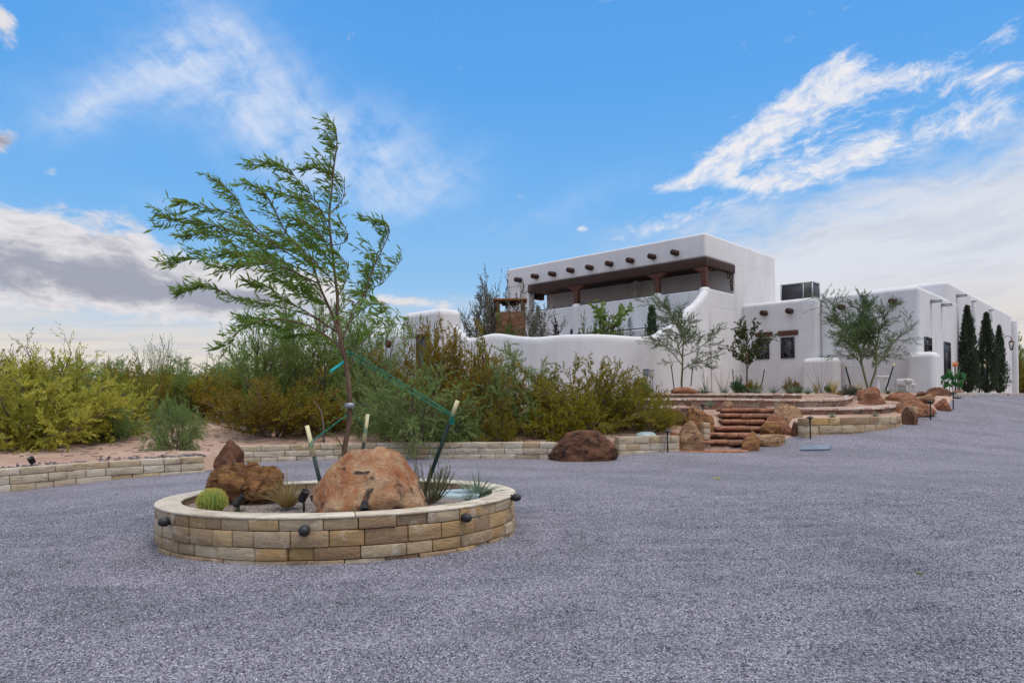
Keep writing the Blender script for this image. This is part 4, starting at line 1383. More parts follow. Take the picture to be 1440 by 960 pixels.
# ------------------------------------------------------------------ lamps
def path_light(label, px, y0, y1, d, head=True):
    p, t = P(px, y1, d), P(px, y0, d)
    h = t.z - p.z
    r = thing('path_light', label, 'path light', tuple(p), group='black path lights')
    b = MB()
    b.tube([(p.x, p.y, p.z - .15), (p.x, p.y, p.z + h - .08)], .022, 8)
    b.build('stem', [M['iron']], r, p)
    b = MB()
    b.lathe([(.02, -.075), (.045, -.07), (.05, -.045), (.115, -.035), (.12, -.022), (.07, .0), (.025, .012), (.02, .03), (.005, .035)], (p.x, p.y, p.z + h - .03), 16)
    b.build('lamp_head', [M['iron']], r, p, smooth=True)
path_light('black path light standing in front of the short cream wall left of the steps', 939, 603.5, 636, 20.0)
path_light('black path light in front of the left end of the golden block wall', 1139.5, 584.5, 612, 20.75)
path_light('black path light in front of the long low red boulder', 1308.5, 562, 585, 23.2)
path_light('black path light by the blocky red boulder nearest the open drive', 1340.5, 550.5, 571, 25.4)
path_light('black path light whose cap shows above the orange boulder left of the steps', 988.5, 566.5, 590, 22.2)
def rim_light(label, px, py, r_=.049):
    # on the planter's face: find the ring point for this bearing
    u, v = uv(px, py)
    dx, dy = u / FPX, 1.0
    qa, qb = PR ** 2, (PR * PQ) ** 2
    A = dx * dx / qa + 1 / qb
    B = -2 * (dx * PC[0] / qa + PC[1] / qb)
    Cc = PC[0] ** 2 / qa + PC[1] ** 2 / qb - 1
    t = (-B - math.sqrt(max(B * B - 4 * A * Cc, 0))) / (2 * A)
    p = Vector((dx * t, t, HCAM - v * t / FPX))
    n = Vector(((p.x - PC[0]) / qa, (p.y - PC[1]) / qb, 0)).normalized()
    rot = n.to_track_quat('Z', 'Y').to_matrix()
    root = thing('wall_light', label, 'wall light', tuple(p), group='round black lights on the planter wall')
    b = MB()
    b.lathe([(r_ * .75, -.01), (r_ * .8, .012), (r_ * .5, .02), (.01, .022)], tuple(p), 18, M=rot)
    b.build('mount', [M['iron']], root, p, smooth=True)
    b = MB()
    b.lathe([(r_ * .3, .018), (r_, .03), (r_ * 1.06, .055), (r_ * .98, .085), (r_ * .72, .108), (r_ * .35, .12), (.004, .123)], tuple(p), 20, M=rot)
    b.build('lamp_head', [M['iron']], root, p, smooth=True)
rim_light('round black light near the left end of the planter wall, below the cactus', 238.5, 732.5)
rim_light('round black light on the planter wall below the big orange boulder', 430, 744.5, .055)
rim_light('round black light on the planter wall below the rosemary bush', 651.5, 727, .049)
rim_light('round black light seen edge on at the right end of the planter wall', 719, 699, .046)
def bullet(label, px, py, d, tilt, yaw, ln=.15, r=.045, name='spotlight', leaf=False):
    p = P(px, py, d)
    root = thing(name, label, 'spotlight', tuple(p))
    dv = Vector((math.sin(yaw) * math.cos(tilt), math.cos(yaw) * math.cos(tilt), math.sin(tilt)))
    rot = dv.to_track_quat('Z', 'Y').to_matrix()
    b = MB()
    b.lathe([(.004, -ln / 2 + .004), (r * .8, -ln / 2), (r, -ln / 2 + .02), (r, ln / 2 - .01), (r * 1.06, ln / 2 - .01), (r * 1.06, ln / 2), (r * .85, ln / 2), (r * .8, ln / 2 - .03), (.004, ln / 2 - .032)], tuple(p), 18, M=rot)
    b.build('lamp_head', [M['iron']], root, p, smooth=True)
    b = MB()
    b.tube([(p.x, p.y, p.z - r * .6), (p.x, p.y, SOIL - .08)] if d < 11 else [(p.x, p.y, p.z), (p.x, p.y, p.z - .25)], .014, 6)
    b.build('stake', [M['iron']], root, p)
bullet('black spotlight tilted up beside the barrel cactus', 335.5, 704.5, 8.0, R(40), R(50), .14, .04)
bullet('black spotlight between the straw grass and the big orange boulder', 427, 697, 8.3, R(55), R(120), .15, .048)
bullet('black spotlight resting against the front of the big orange boulder', 513, 711.5, 7.62, R(-35), R(168), .14, .045)
bullet('round black ground light behind the left low wall', 44.5, 647, 14.65, R(60), R(200), .13, .062)

# ------------------------------------------------------------------ covers and lids
def dome(label, px, py, d, rx, h, z, m='lid', cat='lid', name='valve_box_lid'):
    p = P(px, py, d)
    b = MB()
    b.lathe([(rx, -.10), (rx, 0), (rx * .96, h * .35), (rx * .75, h * .75), (rx * .4, h * .95), (.01, h)], (p.x, p.y, z), 28)
    return tag(b.build(name, [M[m]], loc=(p.x, p.y, z), smooth=True), label, cat)
q = P(908, 617, 20.75)
dome('pale blue round lid just above the short cream wall', 908, 616, 20.6, .31, .13, .60)
dome('pale blue flat round lid in the planter gravel beside the yucca', 650, 690, 9.5, .36, .03, SOIL + .015)
q = P(1147, 622.5, 19.7)
qz = float(gz(q.x, q.y))
nrm = Vector((-(float(gz(q.x + .2, q.y)) - float(gz(q.x - .2, q.y))) / .4, -(float(gz(q.x, q.y + .2)) - float(gz(q.x, q.y - .2))) / .4, 1)).normalized()
b = MB()
b.box((0, 0, .035), (.74, .52, .05), R(14))
b.box((.05, -.12, .066), (.14, .05, .012), R(14))
cov = b.build('utility_cover', [M['steelcover']], bevel=.01)
cov.location = (q.x, q.y, qz)
cov.rotation_mode = 'QUATERNION'
cov.rotation_quaternion = nrm.to_track_quat('Z', 'Y')
tag(cov, 'flat blue grey utility cover lying on the gravel right of the steps', 'utility cover')

# ------------------------------------------------------------------ electric boxes
def ebox(label, x0, x1, y0, y1, d, m):
    p = P((x0 + x1) / 2, y1, d)
    root = thing('electric_box', label, 'electric box', tuple(p))
    w, h = (x1 - x0) * d / FPX, (y1 - y0) * d / FPX
    b = MB()
    b.box((p.x, p.y, p.z + h / 2), (w, .14, h))
    b.box((p.x, p.y - .01, p.z + h + .01), (w + .03, .18, .03))
    b.build('housing', [M[m]], root, p, bevel=.012)
    b = MB()
    b.box((p.x, p.y - .078, p.z + h * .45), (w * .8, .02, h * .7))
    b.build('cover', [M[m]], root, p, bevel=.006)
    for s in (-1, 1):
        b = MB()
        b.tube([(p.x + s * w * .22, p.y, p.z), (p.x + s * w * .22, p.y, p.z - .32), (p.x + s * w * .22, p.y, p.z - .75)], .022, 6)
        b.build('conduit', [M['grey']], root, p)
    return root
ebox('blue grey electric box on a post before the white courtyard wall', 904.5, 912, 519.5, 528, 27.3, 'boxblue')
ebox('beige grey electric box right of the blue grey one', 913.5, 919.5, 520.5, 530.5, 27.3, 'boxtan')

# ------------------------------------------------------------------ pale elephant statue and stone bench
def skin_mesh(name, verts, edges, radii, m, loc, sub=2, root=0, parent=None):
    me = bpy.data.meshes.new(name)
    me.from_pydata([tuple(Vector(v)) for v in verts], edges, [])
    o = bpy.data.objects.new(name, me)
    COL.objects.link(o)
    if parent: o.parent = parent
    o.location = loc
    sk = o.modifiers.new('skin', 'SKIN')
    for i, r in enumerate(radii):
        sv = me.skin_vertices[0].data[i]
        sv.radius = (r, r) if not isinstance(r, tuple) else r
        sv.use_root = (i == root)
    sk.use_smooth_shade = True
    s_ = o.modifiers.new('sub', 'SUBSURF')
    s_.levels = s_.render_levels = sub
    me.materials.append(m)
    return o
ep = P(1270, 551.5, 28.0)
ev = [(-.05, 0, .50), (-.24, 0, .49), (.16, 0, .53), (.30, 0, .60), (.40, 0, .56), (.47, 0, .42), (.47, 0, .26), (.43, 0, .14),
      (.17, -.11, .34), (.18, -.12, .17), (.18, -.12, .0), (.17, .11, .34), (.18, .12, .17), (.18, .12, .0),
      (-.27, -.11, .34), (-.27, -.12, .17), (-.27, -.12, .0), (-.27, .11, .34), (-.27, .12, .17), (-.27, .12, .0), (-.37, 0, .45), (-.41, 0, .30)]
ee = [(0, 1), (0, 2), (2, 3), (3, 4), (4, 5), (5, 6), (6, 7), (2, 8), (8, 9), (9, 10), (2, 11), (11, 12), (12, 13), (1, 14), (14, 15), (15, 16), (1, 17), (17, 18), (18, 19), (1, 20), (20, 21)]
er = [.20, .19, .18, .13, .11, .062, .045, .03, .08, .07, .075, .08, .07, .075, .085, .075, .08, .085, .075, .08, .03, .016]
yaw = R(-35)
SE = .78
ev = [tuple(c * SE for c in v) for v in ev]
er = [x * SE for x in er]
rv = [Vector((v[0] * math.cos(yaw) - v[1] * math.sin(yaw), v[0] * math.sin(yaw) + v[1] * math.cos(yaw), v[2])) for v in ev]
el_ = thing('elephant_statue', 'small pale stone elephant statue standing before the white wall', 'statue', tuple(ep))
skin_mesh('body', rv, ee, er, M['statue'], (0, 0, 0), 2, 0, el_)
for s in (-1, 1):
    b = MB()
    th = np.linspace(0, 2 * math.pi, 14, endpoint=False)
    V = []
    for off in (-.012, .012):
        for t in th:
            x, z, y = .22 + .11 * math.cos(t) - .03 * math.sin(t), .57 + .145 * math.sin(t), s * (.145 + off + .05 * math.cos(t + 2.6))
            V.append((SE * (x * math.cos(yaw) - y * math.sin(yaw)), SE * (x * math.sin(yaw) + y * math.cos(yaw)), SE * z))
    n_ = 14
    b.add(V, [tuple(range(n_)), tuple(range(2 * n_ - 1, n_ - 1, -1))] + [(i, i + n_, (i + 1) % n_ + n_, (i + 1) % n_) for i in range(n_)])
    o = b.build('ear', [M['statue']], el_, None, smooth=True)
    b = MB()
    pts = [(.38, s * .07, .46), (.47, s * .085, .38), (.55, s * .08, .37), (.60, s * .07, .41)]
    b.tube([(SE * (x * math.cos(yaw) - y * math.sin(yaw)), SE * (x * math.sin(yaw) + y * math.cos(yaw)), SE * z) for x, y, z in pts], [.022, .02, .015, .006], 6)
    b.build('tusk', [M['white']], el_, None)
bp = P(1241, 549, 28.6)
bt = thing('garden_bench', 'small white stone bench standing left of the elephant statue', 'bench', tuple(bp))
b = MB()
b.box((bp.x, bp.y, bp.z + .56), (.56, .34, .06))
b.build('seat', [M['white']], bt, bp, bevel=.015)
for s in (-1, 1):
    b = MB()
    b.lathe([(.08, -.1), (.08, .04), (.05, .08), (.055, .28), (.045, .45), (.08, .50), (.08, .53)], (bp.x + s * .17, bp.y, bp.z), 12)
    b.build('leg', [M['white']], bt, bp, smooth=True)

# ------------------------------------------------------------------ lantern on a scrolled arm
b_, z_ = on_side(1408, 482, -.1)
lb = np.array(HW(-.1, b_, z_))
ln_ = thing('wall_lantern', 'copper topped glass lantern hanging from a curled black arm at the far right wall', 'lantern', tuple(lb))
outv = np.array((-U1[0], -U1[1], 0))
def L_(o_, z):
    return lb + (outv * o_ + np.array((0, 0, z))) * .68
b = MB()
b.tube([L_(-.1, -.5), L_(.05, -.3), L_(.1, .1), L_(.2, .45), L_(.45, .62), L_(.72, .5), L_(.78, .3)], .024, 6)
b.build('arm', [M['iron']], ln_, lb)
lc = L_(.78, 0)
b = MB()
b.lathe([(.03, .2), (.04, .14), (.08, .11), (.175, .03), (.19, .0)], tuple(lc), 4)
b.build('cap', [M['redwood']], ln_, lb)
b = MB()
b.lathe([(.088, -.42), (.163, -.014)], tuple(lc), 4)
b.build('glass', [M['lampglass']], ln_, lb)
b = MB()
for k in range(4):
    t = k * math.pi / 2
    b.tube([lc + np.array((.092 * math.cos(t), .092 * math.sin(t), -.42)), lc + np.array((.17 * math.cos(t), .17 * math.sin(t), -.014))], .016, 5)
b.lathe([(.068, -.49), (.10, -.45), (.10, -.415)], tuple(lc), 4)
b.build('lantern_frame', [M['iron']], ln_, lb)
# wall pots on the left garden wall and inside the gate
for lab, px, py, d in (('dark clay pot on the white wall, left of the hanging lamp', 533.5, 486, 33.0), ('dark clay pot on the white wall, right beside the gate house', 546, 484, 33.2)):
    p = P(px, py, d)
    b = MB()
    b.lathe([(.10, -.16), (.15, -.05), (.17, .06), (.13, .13), (.15, .17), (.12, .17), (.02, .1)], tuple(p), 14)
    tag(b.build('clay_pot', [M['redwood']], loc=tuple(p), smooth=True), lab, 'pot')
# ------------------------------------------------------------------ plants
class Leaves:
    def __init__(s):
        s.p, s.d, s.l, s.w = [], [], [], []
    def add(s, p, d, l, w):
        s.p.append(p); s.d.append(d); s.l.append(l); s.w.append(w)
    def ext(s, P_, D_, L_, W_):
        s.p.extend(P_); s.d.extend(D_); s.l.extend(L_); s.w.extend(W_)
    def quads(s, seed, wide=.45, fold=None):
        r = np.random.default_rng(seed)
        p, d = np.array(s.p), np.array(s.d)
        d /= np.linalg.norm(d, axis=1)[:, None] + 1e-9
        l, w = np.array(s.l)[:, None], np.array(s.w)[:, None]
        n = r.normal(size=p.shape)
        a = np.cross(d, n)
        a /= np.linalg.norm(a, axis=1)[:, None] + 1e-9
        m = p + d * l * wide
        return np.stack((p, m + a * w / 2, p + d * l, m - a * w / 2), 1)
def unit(v):
    return v / (np.linalg.norm(v) + 1e-9)
def bend(r, p, d, L, n, wander, pull, pullv=np.array((0, 0, 1.0))):
    pts = [np.array(p, float)]
    d = unit(np.array(d, float))
    for k in range(n):
        d = unit(d + r.normal(size=3) * wander + pullv * pull)
        pts.append(pts[-1] + d * L / n)
    return np.array(pts)
def along(pts, t):
    k = t * (len(pts) - 1)
    i = min(int(k), len(pts) - 2)
    f = k - i
    return pts[i] * (1 - f) + pts[i + 1] * f, unit(pts[i + 1] - pts[i])
def side_dir(r, d, ang):
    q = unit(np.cross(d, r.normal(size=3)))
    return unit(d * math.cos(ang) + q * math.sin(ang))
def leafy(r, lv, pts, n, ll, lw, ang, t0=.1, tip=True):
    for t in np.linspace(t0, 1, n):
        p, d = along(pts, min(t, .999))
        lv.add(p, side_dir(r, d, ang * r.uniform(.6, 1.3)), ll * r.uniform(.7, 1.25), lw * r.uniform(.8, 1.2))
def shrub_mesh(seed, c):
    r = np.random.default_rng(seed)
    st, lv = MB(), Leaves()
    for k in range(c['stems']):
        a = 2 * math.pi * (k + r.uniform(-.4, .4)) / c['stems'] * 2.618
        lean = c['lean'] * math.sqrt(r.uniform(.02, 1))
        d = np.array((math.sin(lean) * math.cos(a), math.sin(lean) * math.sin(a), math.cos(lean)))
        L = c['len'] * r.uniform(.72, 1.1) * (1.0 - .10 * lean)
        p0 = np.array((.10 * math.cos(a), .10 * math.sin(a), -.03))
        s = bend(r, p0, d, L, 7, c['wander'], c['pull'])
        st.tube(s, np.linspace(.014, .004, 8) * c.get('thick', 1), 4, cap=False)
        for j in range(c['twigs']):
            t = c['t0'] + (1 - c['t0']) * (j + r.uniform(0, 1)) / c['twigs']
            p, dd = along(s, min(t, .99))
            tw = bend(r, p, side_dir(r, dd, c['ang'] * r.uniform(.6, 1.3)), c['tl'] * r.uniform(.6, 1.2) * (1.15 - .45 * t), 4, c['wander'], c['pull2'])
            st.tube(tw, np.linspace(.004, .0015, 5) * c.get('thick', 1), 3, cap=False)
            for i in range(c['lets']):
                tt = .15 + .85 * (i + r.uniform(0, 1)) / c['lets']
                p2, d2 = along(tw, min(tt, .99))
                q = bend(r, p2, side_dir(r, d2, c['ang2'] * r.uniform(.6, 1.3)), c['sl'] * r.uniform(.6, 1.2), 2, c['wander'], c['pull2'])
                leafy(r, lv, q, c['nl'], c['ll'], c['lw'], c['la'])
    lm = MB()
    lm.quads(lv.quads(seed))
    return st, lm
BASE = dict(stems=26, lean=1.05, len=.95, wander=.11, pull=.05, pull2=.06, twigs=11, t0=.06, ang=.6, tl=.32, lets=5, ang2=.65, sl=.13, nl=13, ll=.036, lw=.0145, la=.7)
KIND = {
    'creosote': dict(BASE, pull=.02, pull2=.05, ang=.62, lean=1.15),
    'feather': dict(BASE, stems=24, lean=1.15, len=.9, wander=.13, pull=-.01, pull2=-.09, tl=.34, sl=.16, nl=17, ll=.050, lw=.0095, la=.5, twigs=11),
    'open': dict(BASE, stems=13, lean=.75, len=1.05, twigs=9, t0=.18, nl=10, lets=4, ll=.034, lw=.010, sl=.15),
    'tall': dict(BASE, stems=14, lean=.62, len=1.05, twigs=10, t0=.15, tl=.30, sl=.14, nl=13, ll=.036, lw=.0095, la=.55, pull2=.03),
    'round': dict(BASE, stems=28, lean=1.25, len=.80, twigs=10, tl=.27, sl=.11, nl=15, ll=.040, lw=.015, pull=-.02, pull2=.0),
}
protos = {}
def shrub(kind, leaf, var, label, px, y0, y1, wpx, d, group=None, cat='shrub', name='desert_shrub', rz=None, bark='twig'):
    """foot at image row y1, top at row y0, spread wpx wide, distance d"""
    key = (kind, leaf, var)
    f = P(px, y1, d)
    if edge_sd(f.x, f.y) > 0:
        gzv = topz(f.x, f.y)
    else:
        gzv = f.z
    h = P(px, y0, d).z - gzv
    w = wpx * d / FPX
    rg = random.Random(int(px * 7 + y0 * 13 + d * 31))
    if key not in protos:
        st, lm = shrub_mesh(var * 17 + len(kind), KIND[kind])
        V = np.concatenate(lm.v)
        ext = np.percentile(V[:, :2], 97, axis=0) - np.percentile(V[:, :2], 3, axis=0)
        top = np.percentile(V[:, 2], 99.3)
        so_ = st.build('branches', [M[bark]])
        lo = lm.build('foliage', [M[leaf]])
        protos[key] = (so_, lo, float(ext.mean()), float(top))
        first = True
    else:
        first = False
    so_, lo, ew, eh = protos[key]
    root = thing(name, label, cat, (f.x, f.y, gzv - .02), rg.uniform(0, 6.28) if rz is None else rz, group)
    root.scale = (w / ew, w / ew, h / eh)
    for q in (so_, lo):
        c_ = q if first else q.copy()
        if not first:
            COL.objects.link(c_)
        c_.parent = root
    return root

# --- shrubs in the sand behind the low walls
G = 'wild desert shrubs on the sand left of the house'
shrub('round', 'yellow', 1, 'large bright yellow green shrub at the far left, behind the left low wall', 48, 508, 627, 200, 19.0, G)
shrub('open', 'yellow', 2, 'tall airy yellowish shrub leaning out of frame at the far left edge', 12, 470, 624, 180, 20.2, G)
shrub('open', 'creosote', 9, 'thin reaching twigs of a tall shrub rising above the large yellow green one', 56, 474, 620, 120, 21, G)
shrub('round', 'yellow', 3, 'low yellow green shrub in front of the large yellow one, nearest the left low wall', 18, 572, 629, 120, 18.2, G)
shrub('round', 'yellow', 5, 'rounded yellow green shrub at the right side of the large yellow mass', 126, 520, 616, 118, 20.6, G)
shrub('feather', 'mesq', 1, 'small grey green feathery shrub right of the yellow shrubs', 152, 560, 614, 66, 20.2, G)
shrub('feather', 'mesq', 2, 'lone small grey green shrub standing on the open sand', 246, 560, 619, 62, 18.8, G)
shrub('feather', 'mesq2', 3, 'deep green shrub behind the yellow ones, left of the thin pointed tree', 165, 508, 600, 110, 26, G)
shrub('creosote', 'creobrown', 4, 'brownish creosote shrub in the row behind the lone small shrub', 190, 517, 603, 95, 24, G)
shrub('open', 'mesq2', 5, 'thin pointed young tree sticking up above the shrub row on the left', 219, 474, 590, 62, 27, G)
shrub('feather', 'mesq2', 6, 'bright green shrub right below the thin pointed young tree', 228, 518, 596, 90, 25, G)
shrub('creosote', 'creobrown', 7, 'rusty brown creosote shrub left of the young planter tree', 300, 520, 588, 110, 26, G)
shrub('feather', 'mesq2', 8, 'green shrub with a ragged top behind the rusty creosote', 268, 506, 586, 95, 29, G)
shrub('feather', 'mesq', 3, 'grey green shrub behind the left arm of the young planter tree', 335, 500, 584, 80, 28, G)
shrub('tall', 'mesq2', 10, 'tall willowy shrub seen through the young planter tree, left one', 385, 434, 586, 120, 25, G)
shrub('tall', 'mesq2', 11, 'tall willowy shrub seen through the young planter tree, right one', 452, 405, 590, 135, 24.5, G)
shrub('feather', 'mesq2', 9, 'dense green shrub directly behind the trunk of the young planter tree', 430, 475, 590, 150, 24, G)
shrub('creosote', 'creobrown', 12, 'wide olive brown creosote on the sand behind the left planter stake', 385, 534, 604, 140, 21.8, G)
shrub('creosote', 'creobrown', 13, 'olive brown creosote on the sand behind the trunk of the planter tree', 452, 528, 602, 110, 22.4, G)
shrub('feather', 'mesq', 4, 'grey green drooping shrub just right of the planter tree trunk', 520, 500, 600, 100, 22.6, G)
shrub('tall', 'mesq', 5, 'loose grey green shrub in front of the low white garden wall', 520, 440, 590, 110, 25.6, G)
shrub('creosote', 'creobrown', 6, 'tall brown green creosote in front of the gate house', 598, 456, 596, 120, 23.6, G)
shrub('creosote', 'creobrown', 14, 'brown green creosote with upright tips before the wavy wall, left of the grey green ones', 655, 472, 600, 110, 23.4, G)
shrub('feather', 'mesq', 6, 'big drooping grey green shrub behind the right planter stake', 590, 520, 612, 150, 20.6, G)
shrub('feather', 'mesq', 7, 'grey green feathery shrub leaning right in the middle of the right hand clump', 727, 492, 604, 125, 22.2, G)
shrub('creosote', 'creobrown', 15, 'rusty green creosote in the middle of the right hand clump', 680, 510, 606, 110, 21.6, G)
shrub('creosote', 'creosote', 16, 'olive yellow creosote at the right end of the clump, tallest there', 812, 507, 608, 150, 21.8, G)
shrub('creosote', 'creosote', 17, 'olive yellow creosote nearest the stone steps', 866, 531, 605, 108, 22.0, G)
shrub('round', 'creosote', 18, 'low mounded olive creosote above the flat topped wall boulder', 795, 552, 610, 90, 20.6, G)
shrub('creosote', 'creosote', 19, 'small olive creosote sprigs beside the flat faced boulder', 917, 556, 606, 60, 21.4, G)
shrub('round', 'creosote', 20, 'small mustard green mound on the sand between the right stake and the creosotes', 703, 578, 612, 45, 20.2, G)
shrub('round', 'mesq', 8, 'small pale green mound under the big drooping shrub', 640, 560, 611, 62, 20.4, G)
G2 = 'far shrubs closing the left horizon'
for i, (px, y0, w, d, lf) in enumerate(((-60, 500, 160, 30, 'mesq2'), (20, 505, 150, 34, 'creobrown'), (95, 510, 130, 33, 'mesq2'), (150, 512, 120, 36, 'mesq2'), (205, 514, 110, 35, 'creobrown'),
                                        (255, 513, 110, 38, 'mesq2'), (310, 510, 120, 36, 'mesq2'), (360, 508, 110, 34, 'mesq2'), (410, 505, 120, 33, 'creobrown'), (470, 500, 120, 33, 'mesq2'), (525, 500, 90, 32, 'mesq'), (-10, 522, 150, 26, 'creobrown'), (350, 540, 100, 25, 'creobrown'))):
    shrub('feather' if lf != 'creobrown' else 'creosote', lf, 30 + i % 3, 'dense green or brown shrub in the far row closing the left horizon', px, y0, 575, w, d, G2)
G3 = 'trees beyond the far end of the drive'
for i, (px, y0, w, d, lf) in enumerate(((1432, 468, 55, 70, 'mesq2'), (1470, 490, 70, 62, 'mesq2'), (1436, 505, 50, 58, 'creosote'), (1425, 515, 40, 64, 'mesq2'))):
    shrub('round', lf, 50, ('dark green tree top showing above the far end of the drive', 'green tree at the right picture edge beyond the drive', 'yellow green bush at the far end of the drive', 'low green bush beside the lantern wall corner')[i], px, y0, 558, w, d, G3, 'tree' if i < 2 else 'shrub', 'far_tree' if i < 2 else 'desert_shrub')

# ------------------------------------------------------------------ the young wind-blown tree in the planter
TD_ = 9.4
tr = P(485, 640, TD_)
tb = (P(484, 637, TD_).x, TD_, SOIL - .05)
tree = thing('young_tree', 'tall slender wind blown young tree with feathery leaves in the planter', 'tree', tb)
r = np.random.default_rng(77)
limbs = {
 'trunk': [(483.5, 700, 0), (484, 637, 0), (490, 600, .0), (492, 563, 0), (488, 521, 0), (478.6, 476, 0), (474.5, 440, 0), (474, 414, 0), (467, 352, .02), (463, 307, .05), (467, 262, .03), (470, 231, 0), (474, 200, -.02), (470, 178, -.05), (458, 165, -.06)],
 'A': [(478, 474, 0), (466, 440, -.05), (451, 406, -.12), (435, 364, -.2), (404, 330, -.3), (384, 290, -.35), (367, 268, -.4), (342, 251, -.42)],
 'A2': [(437, 368, -.2), (415, 356, -.05), (390, 344, .1), (350, 310, .3), (334, 282, .35), (317, 262, .4), (303, 246, .45)],
 'A3': [(430, 372, -.1), (396, 350, -.3), (367, 330, -.5), (322, 299, -.7), (289, 293, -.8), (262, 284, -.85), (250, 287, -.9)],
 'A4': [(405, 352, 0), (367, 342, -.1), (330, 326, -.3), (303, 318, -.4), (266, 307, -.5), (240, 309, -.55), (222, 299, -.6)],
 'B': [(440, 388, -.05), (400, 368, .25), (345, 352, .5), (303, 332, .7), (275, 330, .75), (257, 333, .8)],
 'B2': [(446, 398, -.1), (390, 372, .0), (350, 362, .1), (322, 357, .1), (280, 364, .12), (255, 366, .1), (238, 376, .1)],
 'B3': [(452, 410, -.1), (420, 385, -.4), (385, 372, -.7), (350, 372, -.9), (318, 378, -1.0), (300, 372, -1.0)],
 'C': [(478, 470, 0), (445, 448, .1), (421, 439, .2), (373, 427, .35), (330, 418, .5), (300, 405, .5), (285, 402, .52), (262, 408, .5), (253, 410, .5)],
 'C2': [(450, 449, .1), (420, 432, -.2), (396, 416, -.5), (375, 404, -.7), (352, 400, -.75)],
 'D': [(482, 491, 0), (460, 473, -.2), (436, 459, -.4), (405, 450, -.6), (375, 450, -.7), (345, 458, -.75), (320, 484, -.8), (300, 491, -.8)],
 'D2': [(470, 462, 0), (440, 456, .2), (405, 462, .35), (372, 455, .45), (340, 452, .5)],
 'E': [(487, 521, 0), (497, 509, .1), (506, 485, .2), (520, 472, .25), (535, 458, .3), (548, 452, .3), (570, 458, .3), (592, 455, .3)],
 'F': [(481, 480, 0), (491, 454, .1), (497, 433, .15), (512, 414, .2), (522, 386, .2), (531, 364, .2), (542, 341, .2), (548, 324, .2), (541, 315, .18), (528, 309, .15), (515, 309, .12)],
 'F3': [(500, 430, .15), (517, 411, .3), (530, 402, .4), (542, 394, .45), (556, 376, .5), (566, 364, .55)],
 'F4': [(488, 458, .1), (505, 440, -.2), (522, 428, -.4), (538, 424, -.5), (548, 440, -.5)],
 'L1': [(465, 330, .04), (446, 285, .15), (424, 260, .2), (404, 237, .25), (379, 231, .3), (353, 233, .32)],
 'L2': [(464, 316, .04), (450, 296, -.15), (429, 281, -.3), (401, 274, -.4), (378, 262, -.45)],
 'L3': [(464, 300, .04), (476, 288, .1), (484, 274, .15), (483, 254, .15), (473, 243, .12)],
 'L4': [(466, 345, .02), (482, 342, -.1), (489, 335, -.15), (486, 322, -.18), (478, 311, -.18)],
 'L5': [(468, 247, 0), (460, 240, .05), (449, 236, .1), (437, 238, .12), (428, 240, .12)],
 'L6': [(468, 360, 0), (450, 330, -.15), (430, 312, -.3), (412, 306, -.4)],
 'L7': [(470, 380, 0), (452, 352, .2), (440, 338, .35), (425, 330, .45)],
 'M1': [(474, 420, 0), (484, 400, -.1), (490, 385, -.2), (484, 366, -.25), (474, 355, -.25)],
 'M2': [(475, 440, 0), (455, 425, .3), (430, 410, .55), (405, 398, .7), (380, 392, .8)],
 'N1': [(462, 430, -.05), (440, 404, .35), (418, 384, .6), (395, 366, .8), (372, 356, .9)],
 'N2': [(472, 400, 0), (452, 378, -.35), (428, 352, -.6), (408, 338, -.75), (385, 322, -.8)],
 'N3': [(468, 352, .02), (452, 330, .35), (436, 300, .5), (424, 288, .55)],
 'N4': [(492, 450, .1), (508, 428, .4), (520, 410, .55), (526, 390, .6), (520, 372, .6)],
 'N5': [(484, 500, 0), (468, 480, .3), (448, 470, .5), (424, 470, .6), (396, 478, .65)],
 'K1': [(491, 570, 0), (478, 562, -.1), (468, 558, -.15), (462, 548, -.18)],
 'K2': [(490, 595, 0), (478, 588, .1), (470, 590, .15), (464, 596, .15)],
 'K3': [(484, 633, 0), (478, 622, -.1), (470, 612, -.15), (460, 606, -.2)],
 'K4': [(492, 560, 0), (484, 545, .15), (475, 540, .25), (466, 545, .3)],
}
barkb, tw, lv = MB(), MB(), Leaves()
WIND = unit(np.array((-1.0, .05, .12)))
def feather(p, d, big):
    """one compound leaf: a pair of narrow pinnae leaning downwind"""
    nonzero = unit(.55 * d + .75 * WIND + r.normal(size=3) * .28)
    for s in range(2):
        q = unit(nonzero + r.normal(size=3) * .46)
        L = big * r.uniform(.7, 1.2)
        lv.add(p, q, L, L * r.uniform(.15, .21))
